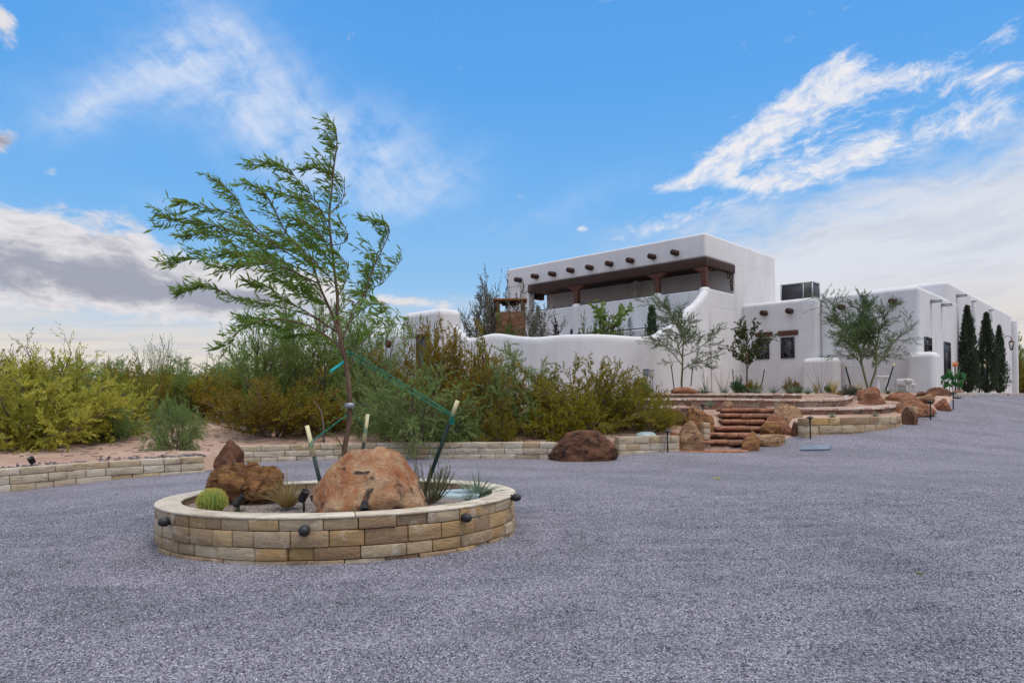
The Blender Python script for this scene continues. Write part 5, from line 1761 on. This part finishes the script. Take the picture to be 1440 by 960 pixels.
for nm, pp in limbs.items():
    pts = np.array([tuple(P(x, y, TD_ + o)) for x, y, o in pp])
    sm = smooth_path(pts, 5)
    if nm == 'trunk':
        sm[0][2] = SOIL - .1
        n = len(sm)
        z = np.linspace(0, 1, n)
        barkb.tube(sm, np.interp(z, [0, .06, .3, .5, 1], [.048, .037, .030, .019, .0035]), 9)
    else:
        n = len(sm)
        big = {'A': .020, 'C': .013, 'D': .012, 'F': .012, 'A2': .011, 'B2': .012, 'A3': .010}.get(nm, .007)
        barkb.tube(sm, np.linspace(big, .003, n), 6, cap=False)
    seg = np.linalg.norm(np.diff(sm, axis=0), axis=1)
    Ln = seg.sum()
    t_start = .52 if nm == 'trunk' else (.12 if nm[0] in 'LKMN' or nm in ('A3', 'A4', 'B', 'B2', 'B3', 'C2', 'F3') else .30)
    size = .085 if nm[0] == 'K' else .140
    k = t_start
    while k < 1.0:
        p, d = along(sm, min(k, .999))
        feather(p, d, size)
        k += .046 / Ln
    # side twigs, swept downwind
    k = t_start
    while k < .93 and nm[0] != 'K':
        p, d = along(sm, k)
        L = r.uniform(.18, .52) * (1.15 - .65 * k)
        dd = unit(side_dir(r, d, r.uniform(.4, .9)) + WIND * .55)
        q = bend(r, p, dd, L, 4, .08, .22, WIND)
        tw.tube(q, np.linspace(.0042, .0018, 5), 3, cap=False)
        kk = .15
        while kk < 1:
            p2, d2 = along(q, kk)
            feather(p2, d2, size * .92)
            kk += .048 / L
        k += r.uniform(.042, .09) / Ln
barkb.build('trunk', [M['bark']], tree, tb, smooth=True)
tw.build('twigs', [M['bark']], tree, tb)
lb_ = MB()
lb_.quads(lv.quads(5, .5))
lb_.build('crown', [M['leafmain']], tree, tb)
# pale tie band and teal flagging on the trunk
b = MB()
p = P(491.5, 570, TD_)
b.tube([(p.x, p.y, p.z - .035), (p.x, p.y, p.z + .035)], .064, 14)
b.build('tie_band', [M['grey']], tree, tb)
b = MB()
p0, p1 = P(483, 508, TD_ - .04), P(464.5, 522.5, TD_ - .15)
V = []
for t in np.linspace(0, 1, 6):
    c_ = p0.lerp(p1, t) + Vector((0, .02 * math.sin(t * 5), 0))
    V += [tuple(c_ + Vector((.0, .004, .018))), tuple(c_ + Vector((0, .004, -.026))), tuple(c_ + Vector((0, -.004, -.026))), tuple(c_ + Vector((0, -.004, .018)))]
b.add(V, [(i * 4 + k, (i + 1) * 4 + k, (i + 1) * 4 + (k + 1) % 4, i * 4 + (k + 1) % 4) for i in range(5) for k in range(4)])
b.build('flagging_tape', [plain('bright_teal_tape', (0, .36, .36), .5, .3)], tree, tb)
# stakes and cords
def stake(label, px0, py0, px1, py1, d0, d1, tip=.17, group='dark steel stakes round the young tree', foot=None, w=.026, cat='stake'):
    a, c = P(px0, py0, d0), P(px1, py1, d1)
    dirn = (c - a).normalized()
    if foot is not None:
        c = a + dirn * ((a.z - foot) / max(-dirn.z, .2))
    root = thing('steel_stake', label, cat, tuple(c), group=group)
    L = (c - a).length
    x = dirn.cross(Vector((0, 1, 0))).normalized()
    y = dirn.cross(x).normalized()
    def bar(mb, t0, t1, wx, wy, ox=0, oy=0):
        V = []
        for t in (t0, t1):
            for sx, sy in ((-1, -1), (1, -1), (1, 1), (-1, 1)):
                V.append(tuple(a + dirn * t + x * (sx * wx + ox) + y * (sy * wy + oy)))
        mb.add(V, [f[::-1] for f in BOXF])
    tp = tip * L
    b = MB()
    bar(b, tp, L, w, .006)
    bar(b, tp, L, .006, w * .9, 0, w * .9)
    k = tp + .08
    while k < L and w > .02:
        bar(b, k, k + .02, .010, .012, 0, -.012)
        k += .075
    b.build('post', [M['tpost']], root, c)
    b = MB()
    bar(b, 0, tp, w * 1.03, .0065)
    bar(b, .0, tp, .0065, w * .92, 0, w * .9)
    b.build('painted_tip', [M['cream_tip']], root, c)
    return a, dirn, L
s1 = stake('dark green stake with a cream tip left of the young tree trunk, leaning left', 431.5, 598, 447, 664, 8.8, 8.85, .36, foot=SOIL - .1, w=.025)
s2 = stake('dark green stake with a cream tip right behind the trunk, almost upright', 517, 582, 511, 629, 10.2, 10.2, .34, foot=SOIL - .1, w=.025)
s3 = stake('tall dark green stake with a cream tip right of the big boulder, leaning right', 643.5, 563, 606, 666, 9.1, 9.35, .15, foot=SOIL - .1, w=.026)
def cord(label, pts, rad=.0065, m='rope', group='teal cords tying the young tree to its stakes', sag=.0, name='tie_cord'):
    pts = np.array([tuple(q) for q in pts])
    sm = []
    for i in range(len(pts) - 1):
        for t in np.linspace(0, 1, 8, endpoint=(i == len(pts) - 2)):
            sm.append(pts[i] * (1 - t) + pts[i + 1] * t - np.array((0, 0, sag * 4 * t * (1 - t))))
    b = MB()
    b.tube(sm, rad, 5)
    o = b.build(name, [M[m]], loc=tuple(pts[0]))
    return tag(o, label, 'cord', group)
def knot(q, n=4, rad=.036):
    return [Vector((q.x + rad * math.cos(t), q.y + rad * math.sin(t), q.z - .010 * t / 2)) for t in np.linspace(0, 2 * math.pi * n, 9 * n)]
t1 = P(491, 581, TD_)
k1 = P(437.5, 621, 8.8)
cord('thin teal cord running down left from the trunk band to the left stake', [t1, k1] + knot(k1, 2, .03), .0055)
k2 = P(514.5, 602.5, 10.18)
cord('thin teal cord running from the trunk band to the upright middle stake', [P(493.5, 576, TD_), k2] + knot(k2, 2, .03), .0055)
k3 = P(635.5, 586, 9.1)
cord('long teal cord from the tree to the tall right stake, upper strand', [P(488, 493, TD_), P(505, 501, 9.38), P(633, 580, 9.1)] + knot(k3, 3, .032), .0055)
cord('long teal cord from the tree to the tall right stake, lower strand', [P(488, 496, TD_ - .02), P(520, 516, 9.35), P(634, 584.5, 9.08)], .005, sag=.012)

# ------------------------------------------------------------------ plants inside the planter
def tuft_mesh(seed, n, L, w, spread, droop, segs=4, r0=.05, stiff=0.0, tipw=.15):
    r_ = np.random.default_rng(seed)
    b = MB()
    V, F = [], []
    for k in range(n):
        a = r_.uniform(0, 6.283)
        lean = spread * math.sqrt(r_.uniform(0, 1))
        d = np.array((math.sin(lean) * math.cos(a), math.sin(lean) * math.sin(a), math.cos(lean)))
        p = np.array((r0 * math.cos(a) * r_.uniform(0, 1), r0 * math.sin(a) * r_.uniform(0, 1), -.01))
        l = L * r_.uniform(.6, 1.1)
        sd_ = unit(np.cross(d, np.array((math.cos(a), math.sin(a), .3)) + r_.normal(size=3) * .3))
        base = len(V)
        for i in range(segs + 1):
            t = i / segs
            ww = w * (1 - t * (1 - tipw)) / 2
            V += [p - sd_ * ww, p + sd_ * ww]
            d = unit(d + np.array((0, 0, -droop / segs)) + r_.normal(size=3) * .02)
            p = p + d * l / segs
        for i in range(segs):
            F.append((base + 2 * i, base + 2 * i + 1, base + 2 * i + 3, base + 2 * i + 2))
    return b.add(V, F)
tufts = {}
def tuft(label, px, py, d, h, m, kind, name='grass_tuft', cat='plant', group=None, z=None, sc=(1, 1, 1), key=None):
    p = P(px, py, d)
    zz = p.z if z is None else z
    cfgs = {'grass': (210, 1.0, .018, .75, .9, 5, .10), 'straw': (120, 1.0, .02, .42, .35, 4, .09), 'agave': (42, 1.0, .07, 1.25, .1, 3, .06), 'yucca': (80, 1.0, .045, 1.35, .35, 4, .05),
            'spiky': (55, 1.0, .055, 1.1, .1, 3, .05), 'sotol': (120, 1.0, .03, 1.3, .4, 4, .08), 'wand': (13, 1.0, .018, .55, .1, 5, .10)}
    k = (kind, m, key)
    if k not in tufts:
        o = tuft_mesh(len(tufts) + 3, *cfgs[kind]).build(name, [M[m]])
        tufts[k] = o
    else:
        o = tufts[k].copy()
        o.name = name
        COL.objects.link(o)
    for kk in ('group',):
        if kk in o: del o[kk]
    o.location = (p.x, p.y, zz)
    o.rotation_euler = (0, 0, (px * 1.7) % 6.28)
    o.scale = (h * sc[0], h * sc[1], h * sc[2])
    return tag(o, label, cat, group)
tuft('drooping straw coloured grass tuft between the two planter boulders', 403, 708, 8.5, .47, 'straw', 'grass', sc=(1.1, 1.1, 1.0), z=SOIL)
tuft('green core of grass rising from the straw tuft between the planter boulders', 409, 704, 8.6, .34, 'rosemary', 'grass', z=SOIL, key=2)
tuft('spiky grey green yucca near the right rim of the planter', 672, 696, 9.3, .47, 'agave', 'yucca', 'yucca', 'yucca', z=SOIL)
tuft('tiny grey green agave rosette in the planter gravel below the yucca', 657, 704, 8.8, .13, 'agave', 'spiky', 'agave', 'agave', z=SOIL, sc=(1, 1, .9))
tuft('small broad leaved green sprout at the foot of the cactus spotlight', 334, 719, 7.95, .15, 'blade', 'spiky', 'sprout', 'plant', z=SOIL, key=3)
tuft('single pale green sprout right of the cactus spotlight', 347, 720, 7.9, .12, 'rosemary', 'wand', 'sprout', 'plant', z=SOIL, key=4)
# rosemary: upright needled sprigs
r = np.random.default_rng(9)
st, lv = MB(), Leaves()
for k in range(46):
    a, lean = r.uniform(0, 6.28), 1.05 * math.sqrt(r.uniform(0, 1))
    s_ = bend(r, (.07 * math.cos(a), .07 * math.sin(a), 0), (math.sin(lean) * math.cos(a), math.sin(lean) * math.sin(a), math.cos(lean)), r.uniform(.28, .62) * (1.15 - .35 * lean), 5, .06, .16)
    st.tube(s_, np.linspace(.005, .002, 6), 4, cap=False)
    leafy(r, lv, s_, 70, .034, .007, .75, .08)
q = P(603, 704, 8.75)
rm = thing('rosemary_bush', 'bushy green rosemary against the right side of the big orange boulder', 'shrub', (q.x, q.y, SOIL - .01))
st.build('stems', [M['twig']], rm)
lb_ = MB(); lb_.quads(lv.quads(4)); lb_.build('foliage', [M['rosemary']], rm)
# golden barrel cactus
q = P(298.5, 716, 8.3)
ca_ = thing('barrel_cactus', 'round golden barrel cactus covered in yellow spines near the left rim', 'cactus', (q.x, q.y, SOIL - .01))
NR, rad = 22, .158
V, F, sp_ = [], [], Leaves()
r = np.random.default_rng(2)
nz, na = 20, NR * 6
for i in range(nz + 1):
    ph = -1.0 + (i / nz) * (1.0 + math.pi / 2)
    ph = min(ph, 1.52)
    for k in range(na):
        th = 2 * math.pi * k / na
        rib = .5 + .5 * math.cos(th * NR)
        rr = rad * (1 - .16 * (1 - rib) ** 1.0 * min(1, math.cos(ph) * 1.4))
        V.append((rr * math.cos(ph) * math.cos(th), rr * math.cos(ph) * math.sin(th), rad * .92 * math.sin(ph) + rad * .72 - .03 * math.exp(-(math.cos(ph) / .25) ** 2)))
        if k % 6 == 0 and i > 0 and ph > -.6:
            nrm = np.array((math.cos(ph) * math.cos(th), math.cos(ph) * math.sin(th), math.sin(ph)))
            for _ in range(9):
                sp_.add(np.array(V[-1]), unit(nrm + r.normal(size=3) * .75), r.uniform(.022, .042), .0035)
for i in range(nz):
    for k in range(na):
        F.append((i * na + k, i * na + (k + 1) % na, (i + 1) * na + (k + 1) % na, (i + 1) * na + k))
F.append(tuple(nz * na + k for k in range(na)))
b = MB(); b.add(V, F); b.build('body', [M['cactus']], ca_, None, smooth=True)
b = MB(); b.quads(sp_.quads(1, .3)); b.build('spines', [M['spine']], ca_)

# ------------------------------------------------------------------ trees in the house beds and the courtyard
def make_tree(label, px, py, d, stems, height, width, m, bark, cfg, seed, name='bed_tree', cat='tree', z=None, group=None):
    """stems: list of lean directions; recursive limbs"""
    p = P(px, py, d)
    loc = (p.x, p.y, p.z if z is None else z)
    r_ = np.random.default_rng(seed)
    root = thing(name, label, cat, loc, group=group)
    st, lv = MB(), Leaves()
    def rec(p0, d0, L, rad, lvl):
        n = 6 if lvl == 0 else 4
        s_ = bend(r_, p0, d0, L, n, cfg['wander'] * (1 if lvl else .5), cfg['pull'] if lvl else .03)
        st.tube(s_, np.linspace(rad, rad * .45, n + 1), 6 if lvl < 2 else 3, cap=False)
        if lvl == cfg['levels']:
            leafy(r_, lv, s_, cfg['nl'], cfg['ll'], cfg['lw'], cfg['la'])
            return
        k = cfg['kids'][lvl]
        for i in range(k):
            t = cfg['t0'][lvl] + (1 - cfg['t0'][lvl]) * (i + r_.uniform(.2, .9)) / k
            q, dd = along(s_, min(t, .995))
            rec(q, side_dir(r_, dd, cfg['ang'][lvl] * r_.uniform(.6, 1.25)), L * cfg['shrink'][lvl] * r_.uniform(.7, 1.15), rad * .5, lvl + 1)
    for sx, sy, l in stems:
        rec(np.array((sx * .04, sy * .04, -.05)), np.array((sx, sy, 1.0)), l, cfg['rad'], 0)
    V = np.array(lv.p)
    w0 = np.percentile(V[:, 0], 98) - np.percentile(V[:, 0], 2)
    h0 = np.percentile(V[:, 2], 99.5)
    root.scale = (width / w0, width / w0, height / h0)
    st.build('trunk', [M[bark]], root)
    b_ = MB(); b_.quads(lv.quads(seed)); b_.build('crown', [M[m]], root)
    return root
PALO = dict(levels=3, wander=.16, pull=.03, kids=[11, 9, 8], t0=[.33, .15, .1], ang=[.8, .75, .7], shrink=[.62, .50, .5], nl=15, ll=.075, lw=.013, la=.6, rad=.03)
def px_h(y0, y1, d): return (y1 - y0) * d / FPX
make_tree('feathery green staked tree before the white wall below the balcony corner', 958.5, 549, 27.6, [(.06, .05, 1.7)], px_h(413, 549, 27.6), 100 * .0276, 'palo', 'greenbark', dict(PALO, kids=[9, 8, 7], nl=14), 4)
make_tree('feathery green two stemmed staked tree in front of the right wing', 1222, 549, 28.4, [(-.10, .05, 1.75), (.16, -.05, 1.75)], px_h(410, 549, 28.4), 110 * .0284, 'palo', 'greenbark', dict(PALO, kids=[10, 8, 7]), 9)
BROAD = dict(levels=2, wander=.14, pull=.10, kids=[13, 8], t0=[.36, .15], ang=[.85, .7], shrink=[.36, .42], nl=9, ll=.11, lw=.075, la=.8, rad=.03)
make_tree('slim young tree with dark broad leaves beside the screened windows', 1050, 549, 27.8, [(.0, .0, 2.0)], px_h(447, 549, 27.8), 54 * .0278, 'broad', 'bark', BROAD, 6)
SPARSE = dict(levels=3, wander=.16, pull=.10, kids=[7, 6, 5], t0=[.15, .15, .15], ang=[.55, .6, .6], shrink=[.7, .5, .45], nl=5, ll=.10, lw=.035, la=.7, rad=.025)
zc = 2.2
for lab, px, y0, w, d, sd_ in (('bare grey twiggy tree in the courtyard, left of the stone chimney', 668, 402, 60, 33.2, 1), ('taller grey twiggy courtyard tree directly left of the stone chimney', 702, 388, 66, 34.4, 2),
                               ('thin grey twiggy tree right of the stone chimney, before the balcony wall', 757, 424, 52, 32.4, 3)):
    zt = P(px, y0, d).z
    make_tree(lab, px, 500, d, [(-.15, 0, 1.6), (.2, .1, 1.6), (.02, -.1, 1.7)], zt - zc, w * d / FPX, 'olive', 'twig', SPARSE, sd_, z=zc, group='twiggy trees inside the courtyard', name='courtyard_tree')
zt = P(848, 430, 31.5).z
make_tree('small open branched green tree behind the wavy wall, left of the dark juniper', 844, 480, 31.0, [(.05, 0, 1.5)], P(844, 427, 31).z - zc, 50 * .031, 'mesq2', 'bark', dict(BROAD, kids=[8, 6], ang=[.9, .7], nl=7), 21, z=zc, name='courtyard_tree')
make_tree('dark purple leaved shrub behind the wavy wall before the balcony', 794, 480, 31.0, [(-.2, 0, 1.2), (.25, .1, 1.2)], P(794, 450, 31).z - zc, 34 * .031, 'bronze', 'bark', dict(BROAD, kids=[7, 5], nl=6), 23, z=zc, name='courtyard_shrub', cat='shrub')
def conifer(label, px, y0, y1, wpx, d, m, seed, name='cypress', cat='cypress', z=None, pw=.75, n=3600, tip=.5, open_=0.0):
    p = P(px, y1, d)
    z_ = p.z if z is None else z
    h = P(px, y0, d).z - z_
    w = wpx * d / FPX
    r_ = np.random.default_rng(seed)
    root = thing(name, label, cat, (p.x, p.y, z_))
    b_ = MB()
    b_.tube([(0, 0, -.1), (0.02, 0, h * .5), (0, 0, h * .95)], [.06, .035, .008], 6)
    b_.build('trunk', [M['bark']], root)
    lv = Leaves()
    for k in range(n):
        t = r_.uniform(.015, 1) ** .9
        prof = min(1, (t / .12) ** .5) * (1 - max(0, (t - .35) / .66)) ** pw
        a = r_.uniform(0, 6.283)
        lump = 1 + .26 * math.sin(3 * a + t * 9 + seed) + .16 * math.sin(5 * a - t * 17)
        R0 = w / 2 * prof * lump * r_.uniform(.45, 1.08)
        q = np.array((R0 * math.cos(a), R0 * math.sin(a), t * h * .97))
        dd = unit(np.array((math.cos(a) * (.5 + open_), math.sin(a) * (.5 + open_), 1.0 - open_)) + r_.normal(size=3) * .25)
        L = r_.uniform(.10, .22) * h / 4 * (1.6 if open_ else 1)
        tw_ = bend(r_, q - dd * L * .5, dd, L, 2, .1, .08)
        leafy(r_, lv, tw_, 12, .060 * h / 4, .026 * h / 4, .5)
    b_ = MB(); b_.quads(lv.quads(seed)); b_.build('crown', [M[m]], root)
    return root
conifer('tall narrow dark cypress by the right hand wall, left of the pair', 1361.5, 428, 552.5, 25, 35.5, 'cyp', 3)
conifer('tall narrow dark cypress, the middle one by the right hand wall', 1388.5, 438, 553, 25, 37.5, 'cyp', 5)
conifer('shorter narrow dark cypress by the right hand wall, nearest the lantern', 1406, 456, 553.5, 18, 39, 'cyp', 8, n=2600)
conifer('small dark pointed juniper behind the wavy wall beside the balcony corner', 917, 428, 476, 22, 30.4, 'cyp', 12, name='juniper', cat='juniper', z=zc, n=2000, pw=.5)
conifer('small pale blue spruce behind the wavy wall', 886, 445, 476, 26, 30.8, 'spruce', 14, name='spruce', cat='spruce', z=2.9, n=420, pw=1.0, open_=.5)
for lab, px, w, d in (('low dark green bush behind the wavy wall, left of the spruce', 862, 30, 31.5), ('low olive bush behind the wavy wall, below the open branched tree', 832, 40, 31.8), ('low dark bush behind the wavy wall at the twiggy trees', 690, 60, 33)):
    shrub('round', 'mesq2', 60, lab, px, 462, 490, w, d, name='courtyard_shrub').location.z = zc
# stakes of the bed trees
G = 'dark stakes tying the bed trees'
for lab, a in (('thin dark stake left of the feathery tree below the balcony corner', (943.5, 510, 948, 546, 27.2)), ('thin dark stake right of the feathery tree below the balcony corner', (974.5, 512, 971.5, 543, 27.8)),
               ('thin dark stake left of the slim broad leaved tree', (1030, 517, 1032.5, 547, 27.6)), ('thin dark stake right of the slim broad leaved tree', (1075.5, 517, 1071, 541, 27.9)),
               ('dark stake left of the two stemmed tree, leaning left', (1188, 512, 1198, 548, 28.0)), ('dark stake right of the two stemmed tree, leaning right', (1257.5, 511, 1245.5, 549, 28.0)),
               ('thin dark stake left of the tallest cypress', (1343, 509, 1343.5, 550, 34.5)), ('thin dark stake right of the tallest cypress', (1378, 511, 1377, 552, 36)), ('thin dark stake left of the middle cypress', (1384.5, 512, 1385.5, 553, 36.2))):
    stake(lab, a[0], a[1], a[2], a[3], a[4], a[4], .12, G, None, .019 if a[0] < 1180 else .03)
cord('thin tie from the left stake to the two stemmed tree', [P(1188.5, 515, 28), P(1216, 517, 28.2)], .008, 'grey', 'thin ties of the bed trees')
cord('thin tie from the two stemmed tree to the right stake', [P(1226, 514, 28.2), P(1257, 519, 28)], .008, 'grey', 'thin ties of the bed trees')
cord('thin tie between the slim broad leaved tree and its two stakes', [P(1030, 522, 27.6), P(1050, 520, 27.8), P(1075, 521, 27.9)], .008, 'grey', 'thin ties of the bed trees')
# --- bed planting
BZ = lambda px, d: topz(*XY(px, 550, d))
def bed(label, px, y1, d, hpx, m, kind, name, cat, sc=(1, 1, 1), key=None, group=None):
    return tuft(label, px, y1, d, hpx * d / FPX, m, kind, name, cat, group, None, sc, key)
G = 'spiky tufts in the house bed'
bed('wide dark green spiky clump under the feathery tree below the balcony corner', 989, 553, 26.6, 17, 'blade', 'sotol', 'sotol', 'plant', (1.15, 1.15, 1), group=G)
bed('thin leggy grey wands between the feathery tree and the broad leaved tree', 1017, 552, 26.8, 46, 'olive', 'wand', 'wand_plant', 'plant', group='tall bare wand plants')
bed('thin pale wands right beside the feathery tree below the balcony corner', 992, 548, 27.6, 36, 'olive', 'wand', 'wand_plant', 'plant', key=7, group='tall bare wand plants')
bed('tall bare wands against the middle rounded buttress', 1155, 552, 27.2, 48, 'olive', 'wand', 'wand_plant', 'plant', key=8, group='tall bare wand plants')
bed('small blue green tuft at the foot of the leggy grey wands', 1020, 553, 26.6, 13, 'agave', 'spiky', 'blue_tuft', 'plant', key=1, group=G)
bed('blue green tuft with broad leaves behind it, right of the broad leaved tree', 1064, 553, 26.6, 15, 'agave', 'spiky', 'blue_tuft', 'plant', (1.3, 1.3, 1), 1, G)
bed('blue green tuft below the left screened window', 1088, 553, 26.6, 14, 'agave', 'spiky', 'blue_tuft', 'plant', (1, 1, 1), 1, G)
bed('large blue green tuft below the right screened window, before an orange plant', 1112, 553, 26.6, 17, 'agave', 'spiky', 'blue_tuft', 'plant', (1.2, 1.2, 1), 1, G)
bed('blue green tuft left of the shorter straw grass', 1136, 554, 26.7, 14, 'agave', 'spiky', 'blue_tuft', 'plant', (1.3, 1.3, 1), 1, G)
bed('short upright straw grass against the middle rounded buttress', 1148, 553, 26.8, 18, 'straw', 'straw', 'straw_grass', 'grass', (1, 1, 1), 1, 'straw coloured grasses in the house bed')
bed('taller upright straw grass right of the middle rounded buttress', 1173, 553, 26.8, 22, 'straw', 'straw', 'straw_grass', 'grass', (1, 1, 1), 1, 'straw coloured grasses in the house bed')
bed('greenish straw grass tuft left of the two stemmed tree', 1206, 552, 27.0, 19, 'straw', 'grass', 'straw_grass', 'grass', (1.1, 1.1, 1), 5, 'straw coloured grasses in the house bed')
bed('low straw tuft at the foot of the taller straw grass', 1179, 555, 26.6, 9, 'straw', 'grass', 'straw_grass', 'grass', (1.4, 1.4, 1), 5, 'straw coloured grasses in the house bed')
bed('small green tuft right of the big pointed terrace boulder', 1249, 554, 26.2, 11, 'blade', 'spiky', 'green_tuft', 'plant', (1, 1, 1), 9)
bed('small green tuft at the feet of the elephant statue', 1266, 553, 27.2, 8, 'rosemary', 'spiky', 'green_tuft', 'plant', (1, 1, 1), 10)
bed('small blue grey tuft on the gravel strip above the golden block wall, right one', 1231, 587, 22.6, 12, 'agave', 'spiky', 'blue_tuft', 'plant', (1.2, 1.2, 1), 1, G)
bed('small blue grey tuft on the gravel strip above the golden block wall, left one', 1170, 588, 21.9, 12, 'agave', 'spiky', 'blue_tuft', 'plant', (1.2, 1.2, 1), 1, G)
bed('wispy grey green tuft left of the wall end boulder', 1268, 571, 23.6, 12, 'agave', 'wand', 'blue_tuft', 'plant', (1.2, 1.2, 1), 2, G)
bed('grey green tuft above the top step, left side', 999, 572, 23.4, 13, 'agave', 'spiky', 'blue_tuft', 'plant', (1.2, 1.2, 1), 1, G)
for lab, px, y0, y1, w, d, lf in (('low broad leaved green plant left of the broad leaved tree', 1038, 533, 552, 16, 26.9, 'canna'), ('low broad leaved olive plant right of the broad leaved tree trunk', 1058, 538, 551, 22, 27.0, 'creosote'),
                                  ('orange brown low plant below the right screened window', 1112, 535, 551, 18, 27.2, 'creobrown'), ('tiny dark green plant left of the middle buttress', 1124, 544, 552, 10, 27.0, 'mesq2'),
                                  ('tiny dark green plant right of the middle buttress', 1166, 543, 551, 10, 27.4, 'mesq2'), ('low green bush beside the upright dark boulder near the electric boxes', 903, 537, 554, 22, 26.0, 'mesq2'), ('low dry grey bush behind the flagstone terraces', 1195, 546, 555, 24, 26.6, 'olive')):
    o = shrub('round', lf, 70, lab, px, y0, y1, w, d, name='bed_plant', cat='plant')
    zz = P(px, y1, d).z
    o.location.z = min(zz, o.location.z + .2)
# big leaved canna with an orange flower
r = np.random.default_rng(31)
q = P(1336, 551.5, 30.6)
cn = thing('canna_plant', 'big leaved bright green plant with one orange flower left of the tallest cypress', 'plant', tuple(q))
lv, st = Leaves(), MB()
for sx in np.linspace(-.55, .55, 7):
    s_ = bend(r, (sx, r.uniform(-.2, .2), -.02), (sx * .3, 0, 1), r.uniform(.5, .85), 5, .05, .0)
    st.tube(s_, .014, 5, cap=False)
    for t in (.3, .5, .7, .85, .99):
        p, d = along(s_, min(t, .99))
        lv.add(p, side_dir(r, d, r.uniform(.5, 1.0)), r.uniform(.34, .50), r.uniform(.15, .22))
st.build('stems', [M['greenbark']], cn)
b = MB(); b.quads(lv.quads(8)); b.build('foliage', [M['canna']], cn)
b = MB()
b.tube([(.22, 0, .4), (.24, -.02, .8), (.23, -.02, 1.12)], .012, 5)
b.build('flower_stalk', [M['greenbark']], cn)
lf = Leaves()
for k in range(16):
    lf.add(np.array((.23, -.02, 1.08 + .01 * k)), unit(np.array((math.cos(k * 2.4), math.sin(k * 2.4), .7))), .17, .09)
b = MB(); b.quads(lf.quads(3)); b.build('flower', [M['flower']], cn)

# ------------------------------------------------------------------ loose stuff on the ground
r = np.random.default_rng(15)
b = MB()
for k in range(900):
    t = r.uniform(0, 1)
    i = r.integers(0, 5)
    pth = [(-14.4, 10.3), (-11.7, 12.1), (-9.96, 13.8), (-8.86, 15.4), (-7.6, 16.35), (-7.15, 16.65)]
    x = pth[i][0] * (1 - t) + pth[i + 1][0] * t
    y = pth[i][1] * (1 - t) + pth[i + 1][1] * t
    dxy = unit(np.array((pth[i + 1][0] - pth[i][0], pth[i + 1][1] - pth[i][1])))
    o_ = .32 + abs(r.normal()) * .35
    x, y = x - dxy[1] * o_, y + dxy[0] * o_
    s_ = r.uniform(.02, .055)
    V = np.array([(0, 0, 1), (1, 0, 0), (0, 1, 0), (-1, 0, 0), (0, -1, 0), (0, 0, -1)], float) * s_ * np.array((1, r.uniform(.6, 1), .7)) + r.normal(size=(6, 3)) * s_ * .18
    b.add(V + np.array((x, y, topz(x, y) + s_ * .3)), [(0, 1, 2), (0, 2, 3), (0, 3, 4), (0, 4, 1), (5, 2, 1), (5, 3, 2), (5, 4, 3), (5, 1, 4)])
tag(b.build('dark_pebbles', [M['darkpeb']]), 'strip of dark pebbles behind the left low wall', 'pebbles', None, 'stuff')
# fallen twigs and litter on the sand
b = MB()
for k in range(420):
    px, d = r.uniform(-40, 760), r.uniform(16.5, 24)
    x, y = XY(px, 600, d)
    if edge_sd(x, y) < .5:
        continue
    a, L = r.uniform(0, 6.28), r.uniform(.08, .45)
    z = topz(x, y) + .012
    pts = [(x + math.cos(a) * L * t + r.normal() * .02, y + math.sin(a) * L * t + r.normal() * .02, z + r.uniform(0, .04)) for t in np.linspace(0, 1, 4)]
    b.tube(pts, r.uniform(.005, .012), 3, cap=False)
tag(b.build('dry_twigs', [M['twig']]), 'dry fallen twigs and litter scattered over the bare sand', 'twigs', None, 'stuff')
# a bare upright stick in the sand behind the planter
q = P(455, 618, 18.9)
b = MB()
b.tube([tuple(P(455, 622, 18.9)), tuple(P(455, 600, 18.9)), tuple(P(452, 578, 18.9)), tuple(P(441, 563, 18.9))], [.03, .026, .02, .008], 6)
tag(b.build('dry_stick', [M['twig']], loc=tuple(q)), 'bare dry stick standing in the sand behind the left planter stake', 'stick')

# a weed sprig and a fallen leaf on the open gravel
q = P(1009, 679, 14.4)
q.z = float(gz(q.x, q.y))
r = np.random.default_rng(4)
lv = Leaves()
for k in range(26):
    a = r.uniform(0, 6.28)
    lv.add(np.array((q.x + r.uniform(-.06, .06), q.y, q.z)), unit(np.array((math.cos(a), math.sin(a), .5))), r.uniform(.03, .07), .016)
b = MB(); b.quads(lv.quads(2))
tag(b.build('weed', [M['yellow']], loc=tuple(q)), 'tiny yellow green weed growing alone in the open gravel', 'weed')
q = P(1292, 815, 6.4)
q.z = float(gz(q.x, q.y)) + .015
lv = Leaves()
for k in range(3):
    lv.add(np.array((q.x, q.y, q.z)), unit(np.array((math.cos(k * .8), math.sin(k * .8), .15))), .05, .022)
b = MB(); b.quads(lv.quads(5))
tag(b.build('fallen_leaf', [M['leafmain']], loc=tuple(q)), 'small dark green fallen leaf on the open gravel, right foreground', 'leaf')
